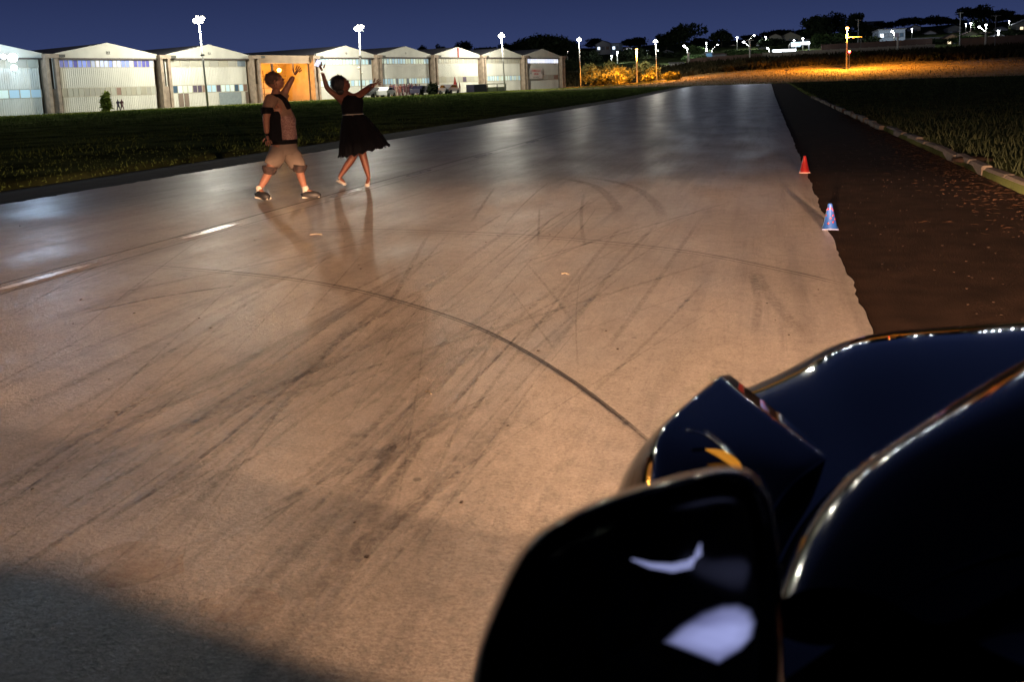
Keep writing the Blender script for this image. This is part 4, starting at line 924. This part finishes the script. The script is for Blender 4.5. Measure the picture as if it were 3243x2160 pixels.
for a, t_, o_ in ((('la'), (847, 623), -.25), (('ra'), (1008, 618), -.21)):
    x_, y_, f_, _ = J[a]
    sleeve('sock', ms, [(x_-2, y_-12, f_, .043), (x_, y_-4, f_, .047), (x_+1, y_+8, f_, .045)], white, man)
    q = [ms.p(x_-7, y_+8, f_), ms.p(x_-3, y_+14, f_), ms.p((x_+t_[0])/2, (y_+15+t_[1])/2, (f_+o_)/2), ms.p(t_[0]-2, t_[1], o_), ms.p(t_[0]+8, t_[1]+2, o_)]
    MB().tube(q, [.045, .062, .062, .054, .028], 14).build('shoe', shoe, man, True)
    a_ = ms.p(x_-8, y_+24, f_); b_2 = ms.p(t_[0]+6, t_[1]+6, o_); d_ = b_2-a_; MB().box(0, d_.length, -.045, .045, -.008, .012).build('sole', white, man, loc=a_).rotation_euler = (0, -math.asin(d_.z/d_.length), math.atan2(d_.y, d_.x))
# --- woman
wst = Stage(1128, 590); wom = empty('person', wst.o, 'dancing woman in a flared black dress and silver heels with arms raised', 'person')
skin_w = mat('brown_skin', (.11, .038, .022), .5, var=.1, scale=20)
JW = {'hip': (1118,392,0,(.12,.09)), 'waist': (1116,362,0,(.095,.075)), 'chest': (1110,322,0,(.115,.085)), 'neck': (1094,293,0,.045), 'jaw': (1088,280,0,.045),
      'ls': (1078,313,0,.05), 'le': (1036,279,.02,.040), 'lw': (1021,228,0,.024), 'rs': (1128,306,-.05,.05), 're': (1158,286,-.12,.05), 're2': (1176,272,-.2,.043), 'rw': (1181,270,-.32,.032),
      'lh': (1108,415,.06,.095), 'lk': (1122,492,.10,.06), 'lc': (1098,525,.10,.052), 'la': (1074,562,.10,.028), 'lt': (1093,582,.04,.024),
      'rh': (1130,415,-.07,.095), 'rk': (1148,488,-.06,.06), 'rc': (1158,522,-.06,.052), 'ra': (1168,562,-.06,.028), 'rt': (1161,584,-.16,.024)}
E2 = [e_ for e_ in E1 if e_ != ('re', 'rw')]+[('re', 're2'), ('re2', 'rw')]
ob('body', sk_(wst, JW, E2, 'hip'), skin_w, wom, smooth=True)
face(wst, 1082, 267, 0, .115, 32, skin_w, None, wom, mat('lips', (.25, .05, .06), .4), 200)
hairw = mat('black_hair', (.006, .006, .009), .45, bump=.5, scale=50)
o = MB().sphere((0, 0, 0), .128, 26, 16).build('hair', hairw, wom, True); o.location = wst.p(1072, 264, 0); o.scale = (.92, .92, .98)
curls(o, .128, hairw, wom)
o = MB().sphere((0, 0, 0), .07, 16, 10).build('hair_bun', hairw, wom, True); o.location = wst.p(1078, 288, 0)
hand(wst, 1021, 224, 0, 112, -.3, skin_w, wom, mir=1); hand(wst, 1181, 269, -.32, 25, 1.2, skin_w, wom, mir=-1)
dress = mat('black_dress', (.0022, .0022, .004), .9, spec=.15, bump=.4, scale=25)
loft('bodice', wst, [(1117,301,-.03,.10,.08),(1117,308,-.02,.15,.11),(1116,322,-.01,.17,.13),(1115,340,0,.165,.125),(1117,364,0,.155,.115)], dress, wom)
ob('strap', sk_(wst, {'a': (1098,300,-.05,.03), 'b': (1106,312,-.07,.04)}, [('a','b')], 'a'), dress, wom, smooth=True)
# flared skirt with ruffles
mb = MB(); k = 96; rows = 12; cx0, cy0, cx1, cy1 = 1117, 362, 1138, 480
for i in range(rows+1):
    t_ = i/rows; c_ = wst.p(cx0+(1150-cx0)*t_**1.2, 0, 0); c_ = wst.p(cx0+(1148-cx0)*t_, cy0+(cy1-cy0)*t_, 0)
    r = .155+.225*t_**.75
    for j in range(k):
        a = 6.28318*j/k; wv = 1+.055*t_*math.sin(a*11+i*.25)+.03*t_*math.sin(a*23+1)
        rad = r*wv*(1.06 if math.cos(a) > 0 else .92)
        rt_ = Vector((wst.n.y, -wst.n.x, 0)); z = .018*t_*math.sin(a*17)-.13*t_*max(0, -math.cos(a))*.2+.09*t_*max(-.3, math.cos(a))
        mb.v.append(tuple(c_+rt_*rad*math.cos(a)+wst.n*rad*.75*math.sin(a)+Vector((0, 0, z))))
for i in range(rows):
    for j in range(k): mb.f.append((i*k+j, i*k+(j+1) % k, (i+1)*k+(j+1) % k, (i+1)*k+j))
skt = mb.build('skirt', dress, wom, True)
mb = MB()
for i in range(420):      # ragged tulle at the hem
    j = random.randrange(k); v = Vector(skt.data.vertices[rows*k+j].co); q = v+Vector((random.uniform(-.03, .03), random.uniform(-.03, .03), random.uniform(-.045, 0)))
    n0 = len(mb.v); u_ = Vector(skt.data.vertices[(rows-1)*k+(j+1) % k].co); mb.v += [tuple(v+Vector((0,0,.02))), tuple(u_*.3+v*.7), tuple(q)]; mb.f.append((n0, n0+1, n0+2))
mb.build('hem_frill', dress, wom)
loft('belt', wst, [(1118,359.5,0,.158,.12),(1118,363,0,.162,.124)], mat('silver_belt', (.30, .28, .25), .4), wom)
silver = mat('silver_leather', (.42, .39, .36), .35, .3)
for a, t_, o_, hx in (('la', (1095, 585), .03, (1064, 574)), ('ra', (1160, 590), -.18, (1170, 588))):
    x_, y_, f_, _ = JW[a]
    ob('shoe', sk_(wst, {'h': (x_-2, y_+9, f_, .03), 'm': ((x_+t_[0])/2, (y_+8+t_[1])/2, (f_+o_)/2, (.032,.022)), 't': (t_[0], t_[1], o_, (.03,.018))}, [('h','m'),('m','t')], 'm'), silver, wom, smooth=True)
    MB().tube([wst.p(x_-4, y_+10, f_), wst.p(hx[0], hx[1], f_)], [.018, .006], 7).build('heel', silver, wom)
    ob('ankle_strap', sk_(wst, {'a': (x_, y_-2, f_, .034), 'b': (x_, y_+2, f_, .034)}, [('a','b')], 'a', 1), silver, wom, smooth=True)
ob('bracelet', sk_(wst, {'a': (1021,233,0,.029), 'b': (1020,228,0,.029)}, [('a','b')], 'a', 1), white, wom, smooth=True)
pc2 = wst.p(1006, 199, -.03)+wst.o; o = MB().box(-.03, .03, -.004, .004, -.05, .05).build('card', emit('card_glow', (.55, .65, 1), 1.2)); o.location = pc2; o.rotation_euler = (0, .5, math.atan2(wst.n.y, wst.n.x)-math.pi/2)  # flat bluish-white card with emission
tag(o, 'small glowing bluish-white object in the raised hand of the dancing woman', 'card')

# ------------------------------------------------------------------ foreground car
car = empty('car', (.66, 0, 0), 'glossy black car in the near right corner with its hood, fender and side mirror', 'car')
def L(v): v = Vector(v); return v-Vector(car.location)
def surf(name, rows, m, sub=3, solid=.0, crease=None):
    """rows of world points, smoothed into one surface"""
    nr, nc = len(rows), len(rows[0]); me = mesh_from(name, [L(p) for r in rows for p in r], [(i*nc+j, i*nc+j+1, (i+1)*nc+j+1, (i+1)*nc+j) for i in range(nr-1) for j in range(nc-1)])
    o = bpy.data.objects.new(name, me); sc.collection.objects.link(o)
    if crease:
        at = me.attributes.new('crease_edge', 'FLOAT', 'EDGE')
        for e_ in me.edges:
            a, b = e_.vertices
            for (i, j, i2, j2, c_) in crease:
                if {a, b} == {i*nc+j, i2*nc+j2}: at.data[e_.index].value = c_
    md = o.modifiers.new('u', 'SUBSURF'); md.levels = sub; md.render_levels = sub
    if solid: s_ = o.modifiers.new('t', 'SOLIDIFY'); s_.thickness = solid; s_.offset = -1
    bpy.context.view_layer.update(); me2 = bake(o); me2.materials.clear(); return ob(name, me2, m, car, smooth=True)
# hood and nose: rows run from the bumper up over the nose and back to the windscreen
fe = [G(2190,1180,.90), G(2330,1128,.90), G(2480,1092,.90), G(2715,1054,.90), G(2990,1034,.90), G(3243,1018,.90)]
XS = [p.x for p in fe]; YS = [p.y for p in fe]
xm = .66
cols = [-.13, -.09, -.04, .05, .14, .20, .26, .36, .50, xm]; cols = cols+[2*xm-c_ for c_ in cols[-2::-1]]
def yf(x): x = x if x <= xm else 2*xm-x; return float(np.interp(x, XS+[xm], YS+[YS[-1]+.03]))
def zoff(x): x = x if x <= xm else 2*xm-x; return .012*ss((x-.17)/.06)+.01*ss((x+.1)/.5)-.055*(1-ss((x-.0)/.13))
rows = []
for dy, z in ((-.35, .22), (-.02, .25), (.05, .42), (.055, .62), (.045, .76), (.03, .82), (.0, .865), (-.045, .893), (-.12, .915), (-.26, .935), (-.45, .95), (-.7, .965), (-.95, .99), (-1.2, 1.02)):
    rows.append([(c_, yf(c_)+dy, z+zoff(c_)*(1 if z > .85 else 0)) for c_ in cols])
surf('hood', rows, M['paint'], 3)
# left fender cap: faceted hump in front of the mirror
def fp(l): return [G(*q) for q in l]
tt = fp([(2020,1880,.95),(2094,1570,.95),(2066,1374,.945),(2160,1290,.935),(2278,1186,.915),(2310,1185,.90)])
oo = [(-1,0),(-1,0),(-.92,.4),(-.7,.7),(-.5,.86),(0,1)]
def off(d, dz): return [Vector((p.x+o_[0]*d, p.y+o_[1]*d, p.z-dz)) for p, o_ in zip(tt, oo)]
rows = [off(.085, .62), off(.11, .35), off(.108, .19), off(.082, .095), off(.034, .026), tt,
        fp([(2130,1870,.965),(2200,1600,.965),(2185,1440,.965),(2250,1360,.955),(2345,1250,.935),(2372,1235,.915)]),
        fp([(2250,1860,.97),(2330,1620,.97),(2350,1510,.97),(2400,1430,.97),(2480,1345,.955),(2500,1335,.93)]),
        fp([(2350,1850,.97),(2440,1640,.965),(2500,1550,.965),(2560,1500,.965),(2625,1455,.955),(2640,1452,.93)]),
        fp([(2400,1860,.90),(2490,1660,.90),(2560,1570,.90),(2620,1520,.90),(2665,1480,.90),(2672,1478,.88)])]
cz = []
for j in range(5): cz.append((5, j, 5, j+1, .6))
for i in range(5, 9): cz.append((i, 4, i+1, 4, .8))
for j in range(5): cz.append((8, j, 8, j+1, .35))
surf('fender', rows, M['paint'], 3, crease=cz)
cp = [G(*q) for q in ((2178,1362,.972),(2230,1372,.972),(2280,1405,.972),(2330,1455,.970))]
MB().tube([L(p) for p in spline(cp, 8)], [.0015]+[.0035]*22+[.0025, .0015], 8).build('white_reflection', M['chrome'], car, True)  # chrome tube added as the white crescent reflection on the fender
cp = [G(*q) for q in ((2236,1424,.975),(2285,1440,.975),(2330,1470,.974),(2352,1500,.973))]
MB().tube([L(p) for p in spline(cp, 8)], [.001+.0055*math.sin(math.pi*i/24) for i in range(25)], 10).build('amber_reflection', emit('amber_reflection_glow', (1, .38, .03), .5, (.3, .1, .01)), car, True)  # glowing tube painted in for an amber reflection, not a lamp
# cowl and windscreen pillar: rounded ridge that climbs away to the right
ctr = [G(2475,1900,.99), G(2520,1760,1.0), G(2590,1600,1.01), G(2700,1478,1.02), G(2850,1372,1.03), G(3020,1262,1.04), G(3243,1132,1.05), G(3500,1010,1.05), G(3900,930,1.05)]
ctr = [Vector(c_) for c_ in ctr]
def arc_row(th):
    out_ = []
    for q, c_ in enumerate(ctr):
        t_ = (ctr[min(q+1, len(ctr)-1)]-ctr[max(q-1, 0)]); t_.z = 0; t_.normalize(); pp = Vector((-t_.y, t_.x, 0)); r_ = min(.26, .10+.04*q)
        out_.append(c_+pp*r_*(math.sin(R_(th))-math.sin(R_(45)))+Vector((0, 0, r_*(math.cos(R_(th))-math.cos(R_(45))))))
    return out_
rows = [[p+Vector((0, 0, -.22)) for p in arc_row(84)], [p+Vector((0, 0, -.08)) for p in arc_row(82)], arc_row(70), arc_row(56), arc_row(45), arc_row(34), arc_row(22), arc_row(8), arc_row(-8), arc_row(-26), arc_row(-42)]
surf('cowl', rows, M['plastic'], 3)
# windscreen
cb = [p+Vector((0, 0, -.002)) for p in arc_row(-40)]
rows = [cb, [c_+Vector((.10, -.14, .05)) for c_ in cb], [c_+Vector((.17, -.34, .22)) for c_ in cb], [c_+Vector((.24, -.56, .38)) for c_ in cb]]
M['glass'] = mat('tinted_glass', (.0008, .0008, .001), .04, spec=.08)
surf('windscreen', rows, M['glass'], 2)
# front door top / flank under the mirror
fl_ = []
for z, dx in ((.25, -.02), (.5, -.05), (.75, -.05), (.9, -.02), (.97, .03), (.985, .10)):
    fl_.append([(-.10+dx, .62, z-.06), (-.12+dx, .5, z-.03), (-.15+dx, .4, z), (-.18+dx+.05, .2, z-.02), (-.16+dx+.12, -.3, z-.04), (-.14+dx+.12, -2.0, z-.05)])
surf('door', fl_, M['paint'], 2)
# cabin, tail, wheels (mostly behind the camera)
MB().prism([(-.62, .95), (.62, .95), (.5, 1.34), (-.5, 1.34)], -1.9, -.35).build('cabin', M['glass'], car)
MB().box(-.78, .86, -2.1, .15, .25, .93).build('body', M['paint'], car)
for x_ in (-.72, .76):
    for y_ in (1.35, -1.35): 
        wh = MB().tube([(-.1, 0, 0), (.1, 0, 0)], .31, 24).build('wheel', M['rubber'], car, loc=(x_, y_, .31)); MB().tube([(-.11, 0, 0), (.11, 0, 0)], .18, 18).build('rim', M['chrome'], wh)
# side mirror: rounded shell with a recessed black face
out = [(1492,2260),(1497,2160),(1522,2030),(1562,1930),(1602,1840),(1645,1752),(1700,1690),(1790,1635),(1900,1585),(2050,1535),(2200,1496),(2300,1481),(2370,1490),(2418,1530),(2440,1600),(2458,1720),(2472,1860),(2478,2050),(2470,2260),(2380,2480),(2150,2620),(1850,2620),(1620,2500),(1520,2380)]
cxm, cym = 2020, 2040
def ring(s, Y, dpx=0, dpy=0): return [D(cxm+(a-cxm)*s+dpx, cym+(b-cym)*s+dpy, Y) for a, b in out]
YM = .56
def sring(s, Y): return ring(s, Y)
def sring_old(s, Y):
    base = [D(a, b, YM) for a, b in out]; c_ = D(cxm, cym, YM); return [c_+(p-c_)*s+Vector((0, Y-YM, 0)) for p in base]
rg_ = [sring(.0, .60), sring(.5, .595), sring(.86, .585), sring(.91, .570), sring(.945, .558), sring(.975, .557), sring(1.0, .570), sring(1.02, .590), sring(1.0, .63), sring(.94, .68), sring(.84, .72), sring(.6, .76), sring(.2, .78)]
V = []; Fs = []; k = len(out)
for r in rg_: V += [L(p) for p in r]
for i in range(len(rg_)-1):
    for j in range(k): Fs.append((i*k+j, (i+1)*k+j, (i+1)*k+(j+1) % k, i*k+(j+1) % k))
me = mesh_from('mirror', V, Fs); o = bpy.data.objects.new('mirror', me); sc.collection.objects.link(o)
md = o.modifiers.new('u', 'SUBSURF'); md.levels = 2; md.render_levels = 2; bpy.context.view_layer.update(); me = bake(o); mir = ob('side_mirror', me, M['plastic'], car, smooth=True)
M['glow'] = None
def reflection_mat():  # streaky lilac reflection put into the emission colour
    m = bpy.data.materials.new('painted_reflection'); m.use_nodes = True; n = m.node_tree; b = n.nodes['Principled BSDF']; b.inputs['Base Color'].default_value = (.02, .02, .03, 1); b.inputs['Roughness'].default_value = .2
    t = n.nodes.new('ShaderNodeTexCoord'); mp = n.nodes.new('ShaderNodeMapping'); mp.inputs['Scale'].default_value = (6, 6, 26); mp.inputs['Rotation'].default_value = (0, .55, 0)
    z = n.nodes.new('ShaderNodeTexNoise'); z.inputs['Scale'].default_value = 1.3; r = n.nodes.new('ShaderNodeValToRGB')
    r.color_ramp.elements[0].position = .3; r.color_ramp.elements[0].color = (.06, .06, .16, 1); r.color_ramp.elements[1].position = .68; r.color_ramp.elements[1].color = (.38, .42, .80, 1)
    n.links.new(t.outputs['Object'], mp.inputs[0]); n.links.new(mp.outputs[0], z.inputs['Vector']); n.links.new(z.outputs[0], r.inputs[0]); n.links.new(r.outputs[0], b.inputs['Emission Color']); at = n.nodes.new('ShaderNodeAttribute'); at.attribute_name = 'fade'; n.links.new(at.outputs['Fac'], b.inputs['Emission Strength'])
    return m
lm = reflection_mat()
def lens(poly, Y, name, th=.004):  # soft-edged glowing insert that stands for a reflection
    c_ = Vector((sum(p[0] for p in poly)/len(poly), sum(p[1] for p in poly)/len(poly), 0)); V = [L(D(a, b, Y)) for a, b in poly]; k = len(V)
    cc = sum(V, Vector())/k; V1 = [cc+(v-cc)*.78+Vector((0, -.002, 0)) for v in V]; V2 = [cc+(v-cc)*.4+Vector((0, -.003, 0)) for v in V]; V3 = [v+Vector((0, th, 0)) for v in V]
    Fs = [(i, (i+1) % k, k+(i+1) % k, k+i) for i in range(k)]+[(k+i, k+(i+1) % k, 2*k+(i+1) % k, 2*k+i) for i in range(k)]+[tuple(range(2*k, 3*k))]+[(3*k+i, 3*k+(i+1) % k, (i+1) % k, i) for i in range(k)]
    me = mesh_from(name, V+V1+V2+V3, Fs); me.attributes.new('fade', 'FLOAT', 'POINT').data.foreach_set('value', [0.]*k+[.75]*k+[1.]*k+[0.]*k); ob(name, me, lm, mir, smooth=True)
lens([(2095,2035),(2150,1985),(2220,1940),(2290,1915),(2340,1912),(2380,1930),(2396,1970),(2385,2020),(2350,2060),(2300,2090),(2275,2106),(2180,2068)], .555, 'reflection_patch')  # lilac reflection low on the mirror face, painted as a glow
MB().tube([L(D(a, b, .56)) for a, b in ((2000,1772),(2060,1792),(2130,1800),(2185,1788),(2212,1755),(2218,1722))], [.0005,.0018,.0028,.0030,.0022,.0004], 8).build('reflection_crescent', emit('reflection_glow', (.42, .46, .85), .55), mir, True)  # lilac crescent reflection, painted as a thin glowing tube

# headlights: two lamps whose beam lies on the ground ahead
def headlamp(x, y, z):
    hl = MB().sphere((0, 0, 0), .085, 20, 12, (1, .35, 1)).build('headlight', emit('headlight_glass', (1, .85, .6), 8), car, True); hl.location = L((x, y-.06, z-.30))
    MB().tube([(0, -.04, 0), (0, .012, 0)], .10, 24).build('bezel', M['chrome'], hl)
    l = bpy.data.lights.new('beam', 'POINT'); l.energy = 1.; l.color = (1, .565, .315); l.shadow_soft_size = .02; l.use_nodes = True
    n = l.node_tree; em = n.nodes['Emission'] if 'Emission' in n.nodes else n.nodes.new('ShaderNodeEmission'); Lk = n.links.new
    g_ = n.nodes.new('ShaderNodeNewGeometry'); s_ = n.nodes.new('ShaderNodeSeparateXYZ'); Lk(g_.outputs['Incoming'], s_.inputs[0])
    def mth(op, a, b=None, c=None, clamp=False):
        q = n.nodes.new('ShaderNodeMath'); q.operation = op; q.use_clamp = clamp
        for i_, v_ in enumerate((a, b, c)):
            if v_ is None: continue
            if hasattr(v_, 'links') or hasattr(v_, 'is_output'): Lk(v_, q.inputs[i_])
            else: q.inputs[i_].default_value = v_
        return q.outputs[0]
    sg_ = SGN
    dx = mth('MULTIPLY', s_.outputs[0], sg_); dy = mth('MULTIPLY', s_.outputs[1], sg_); dz = mth('MULTIPLY', s_.outputs[2], -sg_)   # dz>0 downwards
    dzc = mth('MAXIMUM', dz, .082)
    prof = mth('POWER', dzc, -2.1)                    # more light towards the distance, so the road is evenly lit
    low = n.nodes.new('ShaderNodeMapRange'); low.interpolation_type = 'SMOOTHSTEP'; Lk(dz, low.inputs[0]); low.inputs[1].default_value = .060; low.inputs[2].default_value = .073; low.inputs[3].default_value = .50; low.inputs[4].default_value = 1.
    upc = n.nodes.new('ShaderNodeMapRange'); upc.interpolation_type = 'SMOOTHSTEP'; Lk(dz, upc.inputs[0]); upc.inputs[1].default_value = .0; upc.inputs[2].default_value = .05; upc.inputs[3].default_value = .11; upc.inputs[4].default_value = 1.
    fw = n.nodes.new('ShaderNodeMapRange'); fw.interpolation_type = 'SMOOTHSTEP'; Lk(mth('ADD', dy, mth('MULTIPLY', mth('MAXIMUM', mth('SUBTRACT', dz, .33), 0.), .9)), fw.inputs[0]); fw.inputs[1].default_value = -.06; fw.inputs[2].default_value = .05
    az = mth('DIVIDE', dx, mth('MAXIMUM', mth('SQRT', mth('ADD', mth('MULTIPLY', dx, dx), mth('MULTIPLY', dy, dy))), .01))   # sin of the sideways angle
    lat = n.nodes.new('ShaderNodeMapRange'); lat.interpolation_type = 'SMOOTHSTEP'; Lk(mth('ABSOLUTE', mth('ADD', az, .12)), lat.inputs[0]); lat.inputs[1].default_value = .10; lat.inputs[2].default_value = .95; lat.inputs[3].default_value = .72; lat.inputs[4].default_value = 1.05
    ed = n.nodes.new('ShaderNodeMapRange'); ed.interpolation_type = 'SMOOTHSTEP'; Lk(az, ed.inputs[0]); ed.inputs[1].default_value = -.93; ed.inputs[2].default_value = -.45; ed.inputs[3].default_value = .45; ed.inputs[4].default_value = 1.
    tot = mth('MULTIPLY', ed.outputs[0], mth('MULTIPLY', mth('MULTIPLY', prof, low.outputs[0]), mth('MULTIPLY', mth('MULTIPLY', fw.outputs[0], lat.outputs[0]), upc.outputs[0])))
    Lk(mth('MULTIPLY', tot, 8.0*HEAD_K), em.inputs['Strength'])
    em.inputs['Color'].default_value = (1, 1, 1, 1)
    o = bpy.data.objects.new('beam', l); link(o); o.location = (x, y+.02, z-.14); return o
SGN = 1.
headlamp(0.0, 2.10, .90); headlamp(1.33, 2.10, .90)

sc.render.engine = 'CYCLES'
sc.cycles.max_bounces = 6; sc.cycles.sample_clamp_indirect = 4.0
